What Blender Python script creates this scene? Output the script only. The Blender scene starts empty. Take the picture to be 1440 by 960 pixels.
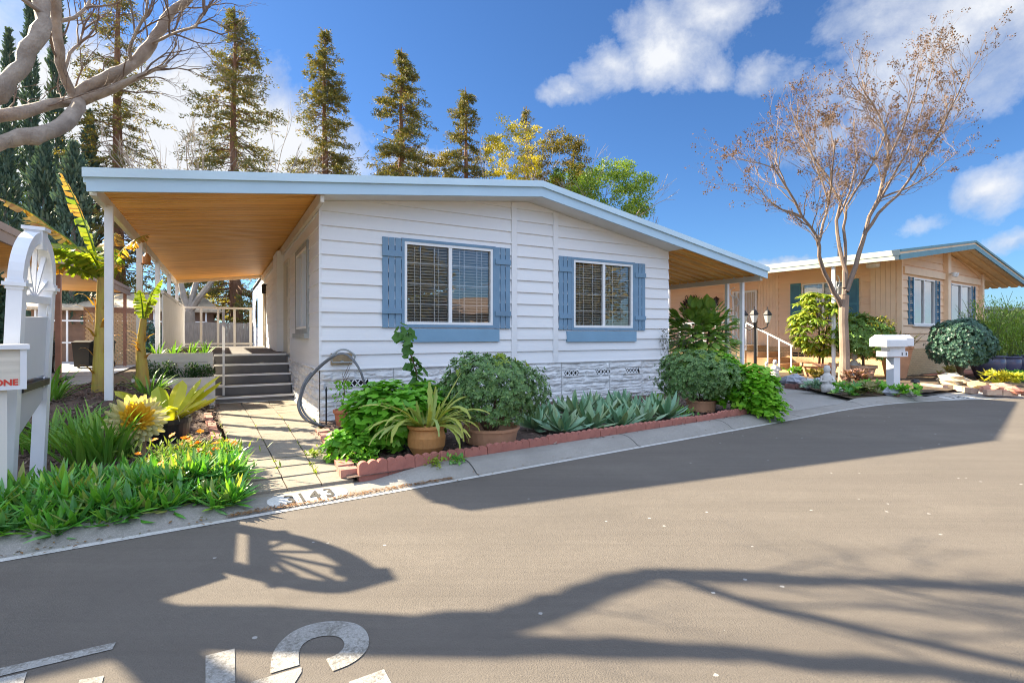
import bpy, math, random
from mathutils import Vector, Matrix, Quaternion
R = math.radians
rnd = random.Random(7)
S = bpy.context.scene
C = S.collection
FPX, CX, HY, CAMZ = 723.0, 720.0, 470.0, 1.40

# ---------- survey: turns readings off the photograph into metres on the plot ----------
def g(px, py, z=0.0):
    Y = FPX * (CAMZ - z) / (py - HY)
    return Vector(((px - CX) * Y / FPX, Y, z))
def at(px, py, Y):
    return Vector(((px - CX) * Y / FPX, Y, CAMZ + (HY - py) * Y / FPX))
HA = Vector((-2.95, 7.9, 0)); HROT = math.atan2(.492, .871)
def hw(u, v, z=0.0):
    return Vector((HA.x + .871 * u - .492 * v, HA.y + .492 * u + .870 * v, z))
NA = Vector((12.1, 16.0, 0)); NROT = math.atan2(.553, .833)
def nw(u, v, z=0.0):
    return Vector((NA.x + .833 * u - .553 * v, NA.y + .553 * u + .833 * v, z))

# ---------- mesh builder ----------
class MB:
    def __init__(s): s.v = []; s.f = []
    def add(s, vs, fs):
        n = len(s.v); s.v.extend([tuple(p) for p in vs]); s.f.extend([tuple(i + n for i in f) for f in fs])
    def face(s, *vs): s.add(vs, [tuple(range(len(vs)))])
    def box(s, x0, x1, y0, y1, z0, z1, M=None):
        vs = [Vector((x, y, z)) for z in (z0, z1) for x, y in ((x0, y0), (x1, y0), (x1, y1), (x0, y1))]
        if M: vs = [M @ p for p in vs]
        s.add(vs, [(3, 2, 1, 0), (4, 5, 6, 7), (0, 1, 5, 4), (1, 2, 6, 5), (2, 3, 7, 6), (3, 0, 4, 7)])
    def bar(s, a, b, w, h=None, up=Vector((0, 0, 1))):
        a = Vector(a); b = Vector(b); h = h or w; d = (b - a).normalized()
        if abs(d.dot(up)) > .98: up = Vector((1, 0, 0))
        x = d.cross(up).normalized() * w / 2; y = x.cross(d).normalized() * h / 2
        vs = [p + sx * x + sy * y for p in (a, b) for sx, sy in ((-1, -1), (1, -1), (1, 1), (-1, 1))]
        s.add(vs, [(0, 1, 2, 3), (7, 6, 5, 4), (0, 4, 5, 1), (1, 5, 6, 2), (2, 6, 7, 3), (3, 7, 4, 0)])
    def prism(s, poly, f, d0, d1):
        n = len(poly); vs = [f(a, b, d0) for a, b in poly] + [f(a, b, d1) for a, b in poly]
        s.add(vs, [tuple(range(n)), tuple(range(2 * n - 1, n - 1, -1))] + [(i + n, (i + 1) % n + n, (i + 1) % n, i) for i in range(n)])
    def tube(s, pts, rs, n=6, cap=True):
        pts = [Vector(p) for p in pts]
        if not hasattr(rs, '__len__'): rs = [rs] * len(pts)
        vs = []; fs = []; ref = Vector((.31, .87, .37))
        for i, p in enumerate(pts):
            d = (pts[min(i + 1, len(pts) - 1)] - pts[max(i - 1, 0)])
            d = d.normalized() if d.length > 1e-9 else Vector((0, 0, 1))
            x = d.cross(ref)
            if x.length < .05: x = d.cross(Vector((1, 0, 0)))
            x.normalize(); y = d.cross(x)
            for k in range(n):
                t = 2 * math.pi * k / n
                vs.append(p + rs[i] * (math.cos(t) * x + math.sin(t) * y))
        for i in range(len(pts) - 1):
            for k in range(n):
                a = i * n + k; b = i * n + (k + 1) % n
                fs.append((a, b, b + n, a + n))
        if cap: fs.append(tuple(range(n - 1, -1, -1))); fs.append(tuple(range(len(vs) - n, len(vs))))
        s.add(vs, fs)
    def lathe(s, prof, n=24, o=(0, 0, 0)):
        o = Vector(o); vs = []; fs = []
        for r, z in prof:
            for k in range(n):
                t = 2 * math.pi * k / n; vs.append(o + Vector((r * math.cos(t), r * math.sin(t), z)))
        for i in range(len(prof) - 1):
            for k in range(n):
                a = i * n + k; b = i * n + (k + 1) % n; fs.append((a, b, b + n, a + n))
        s.add(vs, fs)
    def disc(s, o, r, n=20):
        o = Vector(o); s.add([o + Vector((r * math.cos(2 * math.pi * k / n), r * math.sin(2 * math.pi * k / n), 0)) for k in range(n)], [tuple(range(n))])
    def rock(s, o, r, rn, sq=.65, n=7):
        o = Vector(o); vs = []; fs = []; m = 5
        ph = [rn.uniform(.75, 1.2) for _ in range(n * m)]
        for i in range(m):
            t = math.pi * (i + .5) / m
            for k in range(n):
                a = 2 * math.pi * (k + .3 * i) / n; q = r * ph[i * n + k]
                vs.append(o + Vector((q * math.sin(t) * math.cos(a), q * math.sin(t) * math.sin(a), q * sq * math.cos(t))))
        for i in range(m - 1):
            for k in range(n):
                a = i * n + k; b = i * n + (k + 1) % n; fs.append((a, a + n, b + n, b))
        fs.append(tuple(range(n))); fs.append(tuple(range(len(vs) - 1, len(vs) - n - 1, -1)))
        s.add(vs, fs)
    # leaves
    def leaf(s, p, d, up, L, w, fold=.15, tip=.5):
        """flat pointed leaf with a folded midrib"""
        d = d.normalized(); x = d.cross(up)
        if x.length < 1e-3: x = d.cross(Vector((1, .2, .1)))
        x.normalize(); n = x.cross(d)
        m = p + d * L * tip
        s.add([p, m + x * w / 2 + n * fold * w, p + d * L, m - x * w / 2 + n * fold * w], [(0, 1, 2), (0, 2, 3)])
    def card(s, p, d, x, L, w):
        s.add([p - x * w * .5, p + x * w * .5, p + d * L + x * w * .35, p + d * L - x * w * .35], [(0, 1, 2, 3)])
    def blade(s, p, az, el, L, w, droop, n=5, prof=None, fold=.1, twist=0, wav=0, rn=rnd):
        """arching strap: starts at elevation el, bends down by droop over its length"""
        h = Vector((math.cos(az), math.sin(az), 0)); sd = Vector((-math.sin(az), math.cos(az), 0))
        vs = []; q = Vector(p)
        for i in range(n + 1):
            t = i / n; e = el - droop * t * t
            d = h * math.cos(e) + Vector((0, 0, math.sin(e))); nn = d.cross(sd).normalized() * -1
            ww = w * (prof(t) if prof else (1 - t) ** .6) + .001
            if wav: ww *= 1 + wav * (1 if i % 2 else -1)
            tw = twist * t; sx = sd * math.cos(tw) + nn * math.sin(tw)
            vs += [q + sx * ww / 2 + nn * fold * ww, q - nn * fold * ww * .3, q - sx * ww / 2 + nn * fold * ww]
            q = q + d * L / n
        fs = []
        for i in range(n):
            a = 3 * i; fs += [(a, a + 1, a + 4, a + 3), (a + 1, a + 2, a + 5, a + 4)]
        s.add(vs, fs)
    def build(s, name, mat, parent=None, loc=None, rotz=0, smooth=False, label=None):
        me = bpy.data.meshes.new(name); me.from_pydata(s.v, [], s.f); me.update()
        if smooth:
            for p in me.polygons: p.use_smooth = True
        o = bpy.data.objects.new(name, me); C.objects.link(o)
        if mat: me.materials.append(mat)
        if parent: o.parent = parent
        if loc is not None: o.location = loc
        o.rotation_euler = (0, 0, rotz)
        if label: o['label'] = label
        return o

def tag(o, label, cat, group=None, kind=None):
    if kind: o['kind'] = kind
    if label: o['label'] = label
    if cat: o['category'] = cat
    if group: o['group'] = group
    return o
def thing(name, label, cat, loc=(0, 0, 0), rotz=0, group=None):
    o = bpy.data.objects.new(name, None); C.objects.link(o); o.location = loc; o.rotation_euler = (0, 0, rotz)
    return tag(o, label, cat, group)
def struct(o, kind='structure'):
    o['kind'] = kind; return o
def copy_tree(o, parent=None):
    c = o.copy(); C.objects.link(c)
    if parent: c.parent = parent
    for ch in list(o.children): copy_tree(ch, c)
    return c

# ---------- materials ----------
def lin(h):
    if isinstance(h, str):
        h = [int(h[i:i + 2], 16) / 255 for i in (0, 2, 4)]
        return tuple(c / 12.92 if c < .04045 else ((c + .055) / 1.055) ** 2.4 for c in h)
    return h
class NT:
    def __init__(s, tree): s.t = tree; s.n = tree.nodes; s.l = tree.links
    def new(s, ty, **kw):
        n = s.n.new(ty)
        for k, v in kw.items():
            if k.startswith('i_'):
                key = k[2:]; key = int(key) if key.isdigit() else key
                n.inputs[key].default_value = v
            else: setattr(n, k, v)
        return n
    def link(s, a, b): s.l.new(a, b)
    def math(s, op, a, b=None, clamp=False):
        n = s.n.new('ShaderNodeMath'); n.operation = op; n.use_clamp = clamp
        for i, q in enumerate((a, b)):
            if q is None: continue
            if isinstance(q, (int, float)): n.inputs[i].default_value = q
            else: s.l.new(q, n.inputs[i])
        return n.outputs[0]
    def noise(s, vec, scale, detail=4, rough=.55, out=0, dist=0):
        n = s.new('ShaderNodeTexNoise'); n.inputs['Scale'].default_value = scale; n.inputs['Detail'].default_value = detail
        n.inputs['Roughness'].default_value = rough; n.inputs['Distortion'].default_value = dist
        if vec: s.l.new(vec, n.inputs['Vector'])
        return n.outputs[out]
    def ramp(s, fac, stops):
        n = s.n.new('ShaderNodeValToRGB'); e = n.color_ramp.elements
        while len(e) < len(stops): e.new(.5)
        for i, (p, c) in enumerate(stops):
            e[i].position = p; c = (c, c, c) if isinstance(c, (int, float)) else c; e[i].color = (*c[:3], 1)
        s.l.new(fac, n.inputs[0]); return n.outputs[0]
    def mix(s, fac, a, b, mode='MIX'):
        n = s.n.new('ShaderNodeMix'); n.data_type = 'RGBA'; n.blend_type = mode
        for sock, q in ((n.inputs[0], fac), (n.inputs[6], a), (n.inputs[7], b)):
            if isinstance(q, (int, float)): sock.default_value = q
            elif isinstance(q, tuple): sock.default_value = (*q[:3], 1)
            else: s.l.new(q, sock)
        return n.outputs[2]
def newmat(name):
    m = bpy.data.materials.new(name); m.use_nodes = True
    nt = NT(m.node_tree); b = nt.n['Principled BSDF']
    return m, nt, b
def M(name, col, rough=.6, var=.15, scale=6, bump=0, bscale=None, stretch=(1, 1, 1), col2=None, metal=0, spec=.5, dirt=0):
    m, nt, b = newmat(name); col = lin(col)
    tc = nt.new('ShaderNodeTexCoord'); mp = nt.new('ShaderNodeMapping'); mp.inputs['Scale'].default_value = stretch
    nt.link(tc.outputs['Object'], mp.inputs[0]); v = mp.outputs[0]
    c2 = lin(col2) if col2 else tuple(c * (1 - var) for c in col); c1 = col if col2 else tuple(min(1, c * (1 + var)) for c in col)
    f = nt.ramp(nt.noise(v, scale, 6), [(.3, 0.), (.7, 1.)])
    c = nt.mix(f, c1, c2)
    if dirt:
        f2 = nt.ramp(nt.noise(v, scale * .27, 8, .7), [(.5, 0.), (.75, 1.)])
        c = nt.mix(nt.math('MULTIPLY', f2, dirt), c, tuple(q * .45 for q in col))
    nt.link(c, b.inputs['Base Color'])
    b.inputs['Roughness'].default_value = rough; b.inputs['Metallic'].default_value = metal
    b.inputs['Specular IOR Level'].default_value = spec
    if bump:
        bn = nt.new('ShaderNodeBump'); bn.inputs['Strength'].default_value = bump; bn.inputs['Distance'].default_value = .02
        nt.link(nt.noise(v, bscale or scale * 8, 6, .65), bn.inputs['Height']); nt.link(bn.outputs[0], b.inputs['Normal'])
    return m
def Leaf(name, cols, rough=.45, trans=.35, spec=.4):
    m, nt, b = newmat(name); cols = [lin(c) for c in cols]
    ge = nt.new('ShaderNodeNewGeometry')
    c = nt.ramp(ge.outputs['Random Per Island'], [(i / max(1, len(cols) - 1), q) for i, q in enumerate(cols)])
    nt.link(c, b.inputs['Base Color']); b.inputs['Roughness'].default_value = rough; b.inputs['Specular IOR Level'].default_value = spec
    if trans:
        tr = nt.new('ShaderNodeBsdfTranslucent'); mx = nt.new('ShaderNodeMixShader'); mx.inputs[0].default_value = trans
        tc = nt.mix(1.0, c, (1.35, 1.3, .55), 'MULTIPLY'); nt.link(tc, tr.inputs[0])
        nt.link(b.outputs[0], mx.inputs[1]); nt.link(tr.outputs[0], mx.inputs[2])
        nt.link(mx.outputs[0], nt.n['Material Output'].inputs[0])
    return m
def Glass(name, tint=(.60, .66, .66), refl=.12):
    m, nt, b = newmat(name)
    gl = nt.new('ShaderNodeBsdfGlossy'); gl.inputs['Roughness'].default_value = .0
    gl.inputs[0].default_value = (.95, .97, 1, 1)
    tr = nt.new('ShaderNodeBsdfTransparent'); tr.inputs[0].default_value = (*tint, 1)
    fr = nt.new('ShaderNodeFresnel'); fr.inputs[0].default_value = 1.52
    tc = nt.new('ShaderNodeTexCoord')
    bn = nt.new('ShaderNodeBump'); bn.inputs['Strength'].default_value = .04; bn.inputs['Distance'].default_value = .05
    nt.link(nt.noise(tc.outputs['Object'], 2.2, 1), bn.inputs['Height']); nt.link(bn.outputs[0], gl.inputs['Normal'])
    f = nt.math('ADD', fr.outputs[0], refl, True)
    mx = nt.new('ShaderNodeMixShader'); nt.link(f, mx.inputs[0]); nt.link(tr.outputs[0], mx.inputs[1]); nt.link(gl.outputs[0], mx.inputs[2])
    nt.link(mx.outputs[0], nt.n['Material Output'].inputs[0])
    return m

white = M('white_paint', (.80, .80, .79), .5, .05, 3, .05)
siding_m = M('white_siding', (.82, .82, .82), .55, .03, 1.1, .10, 30, (.5, .5, 7), dirt=.16)
blue = M('blue_paint', (.17, .29, .41), .5, .10, 3, .1)
fascia_m = M('pale_blue_fascia', (.46, .63, .75), .45, .06, 2, .05, stretch=(.4, 1, 1))
fascia_cap_m = M('pale_blue_drip_edge', (.55, .71, .80), .4, .06, 2, .05, stretch=(.4, 1, 1))
soffit_white = M('soffit_white', (.72, .70, .66), .6, .05, 3)
grey_trim = M('grey_trim', (.36, .38, .37), .6, .12, 5)
cream = M('cream_paint', (.66, .61, .53), .5, .05, 3)
roof_m = M('white_roof_coating', (.62, .63, .63), .7, .1, 1.5)
vinyl = M('vinyl_frame', (.85, .85, .84), .35, .03, 3)
blind_m = M('blind_slat', (.84, .84, .81), .55, .04, 3)
glass_bright = Glass('window_glass_bright', (.85, .88, .88), .30)
glass = Glass('window_glass', (.93, .95, .95), .07); glass_b = Glass('window_glass_dull', (.90, .92, .92), .0)
black = M('black_metal', (.012, .012, .014), .4, .2, 5)
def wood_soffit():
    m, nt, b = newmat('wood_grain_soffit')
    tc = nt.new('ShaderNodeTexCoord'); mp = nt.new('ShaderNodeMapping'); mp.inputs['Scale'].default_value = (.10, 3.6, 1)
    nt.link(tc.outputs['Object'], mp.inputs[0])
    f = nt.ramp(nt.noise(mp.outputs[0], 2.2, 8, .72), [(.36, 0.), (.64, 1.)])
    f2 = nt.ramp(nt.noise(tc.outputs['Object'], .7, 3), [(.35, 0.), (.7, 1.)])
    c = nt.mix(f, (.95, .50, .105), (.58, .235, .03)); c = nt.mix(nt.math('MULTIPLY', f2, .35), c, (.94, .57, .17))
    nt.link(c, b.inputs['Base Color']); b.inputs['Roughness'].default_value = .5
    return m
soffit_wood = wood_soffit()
def stone_skirt():
    m, nt, b = newmat('moulded_stone_skirting')
    tc = nt.new('ShaderNodeTexCoord'); v = tc.outputs['Object']
    mp = nt.new('ShaderNodeMapping'); mp.inputs['Scale'].default_value = (1, 1, 4.5); nt.link(v, mp.inputs[0])
    n1 = nt.noise(mp.outputs[0], 4.5, 7, .62, dist=.4)
    c = nt.mix(nt.ramp(n1, [(.3, 0.), (.68, 1.)]), (.84, .84, .83), (.62, .62, .62))
    nt.link(c, b.inputs['Base Color']); b.inputs['Roughness'].default_value = .75
    bn = nt.new('ShaderNodeBump'); bn.inputs['Strength'].default_value = .9; bn.inputs['Distance'].default_value = .035
    nt.link(n1, bn.inputs['Height']); nt.link(bn.outputs[0], b.inputs['Normal'])
    return m
stone_m = stone_skirt()

def letters(name, txt, size, mat, align='LEFT', depth=.001, bold=.002):
    cu = bpy.data.curves.new(name, 'FONT'); cu.body = txt; cu.size = size; cu.align_x = align; cu.extrude = depth; cu.offset = bold
    tmp = bpy.data.objects.new(name, cu); C.objects.link(tmp); bpy.context.view_layer.update()
    me = bpy.data.meshes.new_from_object(tmp.evaluated_get(bpy.context.evaluated_depsgraph_get())); bpy.data.objects.remove(tmp); bpy.data.curves.remove(cu)
    me.name = name; me.materials.clear(); me.materials.append(mat); o = bpy.data.objects.new(name, me); C.objects.link(o); return o

# ---------- cladding ----------
def siding(mb, us, zs_lap, z0, zt, holes, f, D=.030):
    """lapped boards between us[0] and us[-1]; zt(u) is the top edge, linear between us; f(u, z, out) maps to the wall"""
    ub = sorted(set(list(us) + [h[k] for h in holes for k in (0, 1) if us[0] < h[k] < us[-1]]))
    for ua, uc in zip(ub[:-1], ub[1:]):
        um = (ua + uc) / 2; ta, tc = zt(ua), zt(uc); z = z0; k = 0
        hs = [(h[2], h[3]) for h in holes if h[0] < um < h[1]]
        while z < max(ta, tc) - .004:
            zn = z + zs_lap
            segs = [(z, zn)]
            for a, b in hs:
                out = []
                for p, q in segs:
                    if b <= p or a >= q: out.append((p, q)); continue
                    if a > p: out.append((p, a))
                    if b < q: out.append((b, q))
                segs = out
            for p, q in segs:
                poly = [(ua, p), (uc, p), (uc, q), (ua, q)]; res = []
                for i in range(4):
                    A, B = poly[i], poly[(i + 1) % 4]
                    da, db = zt(A[0]) - A[1], zt(B[0]) - B[1]
                    if da >= 0: res.append(A)
                    if (da >= 0) != (db >= 0):
                        t = da / (da - db); res.append((A[0] + t * (B[0] - A[0]), A[1] + t * (B[1] - A[1])))
                if len(res) < 3: continue
                od = lambda zz: D * (zn - zz) / zs_lap
                mb.face(*[f(a, b, od(b)) for a, b in res])
                if abs(p - z) < 1e-6 and len(res) >= 3:
                    bs = [r for r in res if abs(r[1] - p) < 1e-6]
                    if len(bs) == 2: mb.face(f(bs[0][0], p, 0), f(bs[1][0], p, 0), f(bs[1][0], p, D), f(bs[0][0], p, D))
            z = zn
def window(parent, f, u0, u1, z0, z1, slider=1, blind=True, grid=(3, 4), fm=None, pane_mats=None, name='window'):
    """sliding window: frame with its panes, muntins and slatted blind; f(u, z, out)"""
    def bx(mb, a, b, c, d, e, h): mb.prism([(a, c), (b, c), (b, d), (a, d)], f, e, h)
    fr = MB(); t = .045
    bx(fr, u0, u1, z1 - t, z1, -.05, .035); bx(fr, u0, u1, z0, z0 + t, -.05, .035)
    bx(fr, u0, u0 + t, z0 + t, z1 - t, -.05, .035); bx(fr, u1 - t, u1, z0 + t, z1 - t, -.05, .035)
    um = (u0 + u1) / 2
    bx(fr, um - .03, um + .03, z0 + t, z1 - t, -.045, .028)
    w = fr.build(name, fm or vinyl, parent)
    mu = MB()
    for a, b in ((u0 + t, um - .03), (um + .03, u1 - t)):
        for i in range(1, grid[0]):
            x = a + (b - a) * i / grid[0]; bx(mu, x - .007, x + .007, z0 + t, z1 - t, -.032, -.022)
        for j in range(1, grid[1]):
            zz = z0 + (z1 - z0) * j / grid[1]; bx(mu, a, b, zz - .007, zz + .007, -.0305, -.0235)
    if grid[0] > 1: mu.build('muntin', fm or vinyl, w)
    for k, (a, b) in enumerate(((u0 + t, um - .03), (um + .03, u1 - t))):
        pm = MB(); pm.face(f(a, z0 + t, -.015), f(b, z0 + t, -.015), f(b, z1 - t, -.015), f(a, z1 - t, -.015))
        pm.build('pane', (pane_mats or (glass_b, glass))[k], w)
    if blind:
        b = MB(); z = z0 + .06; rr = random.Random(3)
        while z < z1 - .06:
            a = .62 + rr.uniform(-.04, .04); dz = .024 * math.sin(a); dd = -.024 * math.cos(a)
            b.face(f(u0 + .05, z - dz, -.065 + dd), f(u1 - .05, z - dz, -.065 + dd), f(u1 - .05, z + dz, -.065 - dd), f(u0 + .05, z + dz, -.065 - dd))
            z += .05
        for q in (.12, .38, .62, .88):
            x = u0 + (u1 - u0) * q; bx(b, x - .004, x + .004, z0 + .05, z1 - .05, -.036, -.034)
        b.build('blind', blind_m, w)
    return w
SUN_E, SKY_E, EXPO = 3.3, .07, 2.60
# ---------- camera, sun, sky ----------
cam = bpy.data.cameras.new('camera'); co = bpy.data.objects.new('camera', cam); C.objects.link(co)
cam.sensor_width = 36; cam.lens = 36 * FPX / 1440; cam.shift_y = -10 / 1440
co.location = (0, 0, CAMZ); co.rotation_euler = (R(90), 0, 0); cam.clip_end = 2000; cam.clip_start = .05
S.camera = co
SUN = Vector((-1.41, .585, 1.0)).normalized(); SEL = math.asin(SUN.z)
sl = bpy.data.lights.new('sun', 'SUN'); sl.energy = SUN_E; sl.angle = R(.6); sl.color = (1, .86, .64)
so = bpy.data.objects.new('sun', sl); C.objects.link(so); so.location = (-20, 10, 20)
so.rotation_euler = SUN.to_track_quat('Z', 'Y').to_euler()
W = bpy.data.worlds.new('World'); S.world = W; W.use_nodes = True
nt = NT(W.node_tree); bg = nt.n['Background']
sky = nt.new('ShaderNodeTexSky', sky_type='NISHITA'); sky.sun_disc = False; sky.sun_elevation = SEL
sky.sun_rotation = math.atan2(SUN.x, SUN.y); sky.air_density = 1.0; sky.dust_density = .25; sky.ozone_density = 2.5; sky.altitude = 50
tc = nt.new('ShaderNodeTexCoord'); dv = tc.outputs['Generated']
def vm(op, a, b):
    n = nt.new('ShaderNodeVectorMath', operation=op)
    for i, q in enumerate((a, b)):
        if q is None: continue
        if isinstance(q, tuple): n.inputs[i].default_value = q
        else: nt.link(q, n.inputs[i])
    return n
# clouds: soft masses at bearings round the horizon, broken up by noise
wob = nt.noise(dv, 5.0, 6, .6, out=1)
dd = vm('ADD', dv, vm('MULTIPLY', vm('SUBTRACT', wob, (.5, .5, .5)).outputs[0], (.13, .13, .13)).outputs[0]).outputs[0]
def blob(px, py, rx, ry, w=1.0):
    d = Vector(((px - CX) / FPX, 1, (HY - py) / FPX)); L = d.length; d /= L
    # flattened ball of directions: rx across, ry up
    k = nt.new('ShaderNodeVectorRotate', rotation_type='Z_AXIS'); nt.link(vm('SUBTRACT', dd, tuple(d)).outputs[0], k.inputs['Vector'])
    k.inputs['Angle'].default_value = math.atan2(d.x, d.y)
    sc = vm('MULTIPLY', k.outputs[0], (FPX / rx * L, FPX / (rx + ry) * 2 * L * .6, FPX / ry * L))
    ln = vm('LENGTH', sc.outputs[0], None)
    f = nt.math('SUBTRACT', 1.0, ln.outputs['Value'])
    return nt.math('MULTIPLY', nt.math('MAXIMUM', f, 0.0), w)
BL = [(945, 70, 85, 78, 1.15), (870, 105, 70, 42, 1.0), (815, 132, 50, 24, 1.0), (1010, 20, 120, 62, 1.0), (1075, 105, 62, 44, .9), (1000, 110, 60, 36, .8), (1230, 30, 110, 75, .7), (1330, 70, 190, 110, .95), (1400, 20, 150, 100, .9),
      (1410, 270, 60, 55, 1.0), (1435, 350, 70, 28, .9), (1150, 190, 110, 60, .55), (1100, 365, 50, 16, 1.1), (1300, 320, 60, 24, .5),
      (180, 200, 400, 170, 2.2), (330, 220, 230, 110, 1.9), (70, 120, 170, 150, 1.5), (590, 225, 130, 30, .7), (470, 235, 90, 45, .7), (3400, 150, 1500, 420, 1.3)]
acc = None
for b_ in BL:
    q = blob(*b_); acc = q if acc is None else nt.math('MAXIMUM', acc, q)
# unseen bright cloud, added to fill the shade with light
# broken masses overhead and behind the camera, brighter than the visible sky
sep = nt.new('ShaderNodeSeparateXYZ'); nt.link(dv, sep.inputs[0])
hz = nt.math('MULTIPLY', nt.math('SUBTRACT', sep.outputs[2], nt.math('ADD', .40, nt.math('MULTIPLY', sep.outputs[1], .40))), 3.0, True)
hi = nt.math('MULTIPLY', hz, nt.ramp(nt.noise(dv, 2.6, 6, .6), [(.36, 0.), (.52, 1.)]))
hbody = nt.ramp(nt.noise(dv, 4.0, 6, .6), [(.3, (2.6, 3.3, 4.6)), (.7, (5.0, 5.6, 6.8))])
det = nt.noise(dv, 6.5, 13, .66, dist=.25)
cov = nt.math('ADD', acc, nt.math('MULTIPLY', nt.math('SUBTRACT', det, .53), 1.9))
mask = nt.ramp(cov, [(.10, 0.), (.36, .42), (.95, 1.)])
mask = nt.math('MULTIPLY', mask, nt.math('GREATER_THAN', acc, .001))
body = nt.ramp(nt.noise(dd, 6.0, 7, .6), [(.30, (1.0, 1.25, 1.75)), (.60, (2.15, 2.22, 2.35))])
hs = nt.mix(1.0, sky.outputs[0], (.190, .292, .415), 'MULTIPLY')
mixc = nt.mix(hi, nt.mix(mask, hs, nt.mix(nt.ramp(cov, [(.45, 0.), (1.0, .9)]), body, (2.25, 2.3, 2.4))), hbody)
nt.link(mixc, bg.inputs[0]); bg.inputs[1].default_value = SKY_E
S.view_settings.view_transform = 'Standard'; S.view_settings.look = 'None'; S.view_settings.exposure = EXPO; S.view_settings.gamma = 1
S.render.engine = 'CYCLES'
S.cycles.use_denoising = True; S.cycles.denoising_prefilter = 'ACCURATE'; S.cycles.filter_width = 1.05
try: S.cycles.denoiser = 'OPENIMAGEDENOISE'
except Exception: pass
S.cycles.max_bounces = 8; S.cycles.transparent_max_bounces = 16; S.cycles.sample_clamp_indirect = 8
S.cycles.caustics_reflective = False; S.cycles.caustics_refractive = False
# ---------- ground, road, kerb, paths ----------
def ground_mat(name, c1, c2, c3, scale, bump=.3, bscale=60, speck=None, rough=.9, big=None):
    m, nt, b = newmat(name)
    tc = nt.new('ShaderNodeTexCoord'); v = tc.outputs['Object']
    f = nt.ramp(nt.noise(v, scale, 8, .65), [(.3, 0.), (.7, 1.)]); c = nt.mix(f, c1, c2)
    f3 = nt.ramp(nt.noise(v, scale * .22, 5, .6), [(.42, 0.), (.68, 1.)]); c = nt.mix(nt.math('MULTIPLY', f3, .6), c, c3)
    gr = nt.noise(v, bscale * 2.2, 3, .7)
    c = nt.mix(nt.math('MULTIPLY', nt.ramp(gr, [(.35, 1.), (.6, 0.)]), .5), c, tuple(q * .4 for q in c1))
    c = nt.mix(nt.math('MULTIPLY', nt.ramp(nt.noise(v, scale * 13, 6, .75), [(.4, 0.), (.62, 1.)]), .22), c, tuple(q * .55 for q in c1))
    c = nt.mix(nt.math('MULTIPLY', nt.ramp(nt.noise(v, bscale * .75, 4, .8), [(.52, 0.), (.68, 1.)]), .30), c, tuple(min(1, q * 1.7) for q in c1))
    if big:   # long worn streaks along the road
        mp = nt.new('ShaderNodeMapping'); mp.inputs['Rotation'].default_value = (0, 0, -R(33.6)); mp.inputs['Scale'].default_value = (.12, 1.5, 1)
        nt.link(v, mp.inputs[0]); c = nt.mix(nt.math('MULTIPLY', nt.ramp(nt.noise(mp.outputs[0], 1.6, 6), [(.4, 0.), (.66, 1.)]), .6), c, big)
        mp2 = nt.new('ShaderNodeMapping'); mp2.inputs['Rotation'].default_value = (0, 0, -R(33.6)); mp2.inputs['Scale'].default_value = (.3, 9, 1); nt.link(v, mp2.inputs[0])
        c = nt.mix(nt.math('MULTIPLY', nt.ramp(nt.noise(mp2.outputs[0], 2.0, 4), [(.5, 0.), (.66, 1.)]), .18), c, tuple(q * .6 for q in c1))
        st_ = nt.math('MULTIPLY', nt.ramp(nt.noise(v, 1.35, 3, .5), [(.66, 0.), (.74, 1.)]), .35); c = nt.mix(st_, c, tuple(q * .5 for q in c1))
    if speck:
        vo = nt.new('ShaderNodeTexVoronoi'); vo.inputs['Scale'].default_value = 6.0; nt.link(v, vo.inputs['Vector'])
        w2 = nt.noise(v, 40, 3); dist = nt.math('ADD', vo.outputs['Distance'], nt.math('MULTIPLY', w2, .12))
        hit = nt.math('MULTIPLY', nt.math('LESS_THAN', dist, .132), nt.math('GREATER_THAN', nt.noise(v, 1.1, 2), .53))
        c = nt.mix(nt.math('MULTIPLY', hit, .75), c, speck)
    nt.link(c, b.inputs['Base Color']); b.inputs['Roughness'].default_value = rough; b.inputs['Specular IOR Level'].default_value = .25
    bn = nt.new('ShaderNodeBump'); bn.inputs['Strength'].default_value = bump; bn.inputs['Distance'].default_value = .01
    nt.link(nt.noise(v, bscale, 5, .7), bn.inputs['Height']); nt.link(bn.outputs[0], b.inputs['Normal'])
    return m
asphalt = ground_mat('worn_asphalt', (.164, .142, .117), (.202, .175, .145), (.124, .109, .094), 1.6, .7, 110, (.44, .42, .39), big=(.122, .105, .088))
concrete = ground_mat('kerb_concrete', (.37, .345, .305), (.30, .28, .25), (.20, .185, .165), 3.0, .35, 90)
paver_m = ground_mat('paver_concrete', (.37, .325, .26), (.30, .26, .21), (.21, .18, .14), 2.5, .35, 70)
drive_m = ground_mat('driveway_concrete', (.40, .38, .35), (.34, .325, .30), (.29, .275, .25), 1.2, .3, 60)
soil_m = ground_mat('bare_soil', (.16, .115, .075), (.11, .08, .055), (.08, .06, .045), 3, .7, 40)
mulch_m = ground_mat('bark_mulch_bed', (.16, .11, .088), (.09, .066, .056), (.22, .16, .13), 14, 1.0, 50)
def worn_paint():
    m = ground_mat('road_paint', (.46, .44, .40), (.38, .365, .335), (.27, .25, .22), 7, .7, 110)
    nt = NT(m.node_tree); b = nt.n['Principled BSDF']; src = b.inputs['Base Color'].links[0].from_socket
    tc = nt.new('ShaderNodeTexCoord'); w = nt.math('ADD', nt.math('MULTIPLY', nt.noise(tc.outputs['Object'], 55, 5, .75), .65), nt.math('MULTIPLY', nt.noise(tc.outputs['Object'], 5, 4), .45))
    nt.link(nt.mix(nt.ramp(w, [(.535, 0.), (.65, .75)]), src, (.14, .125, .10)), b.inputs['Base Color']); return m
paint_w = worn_paint()
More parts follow.
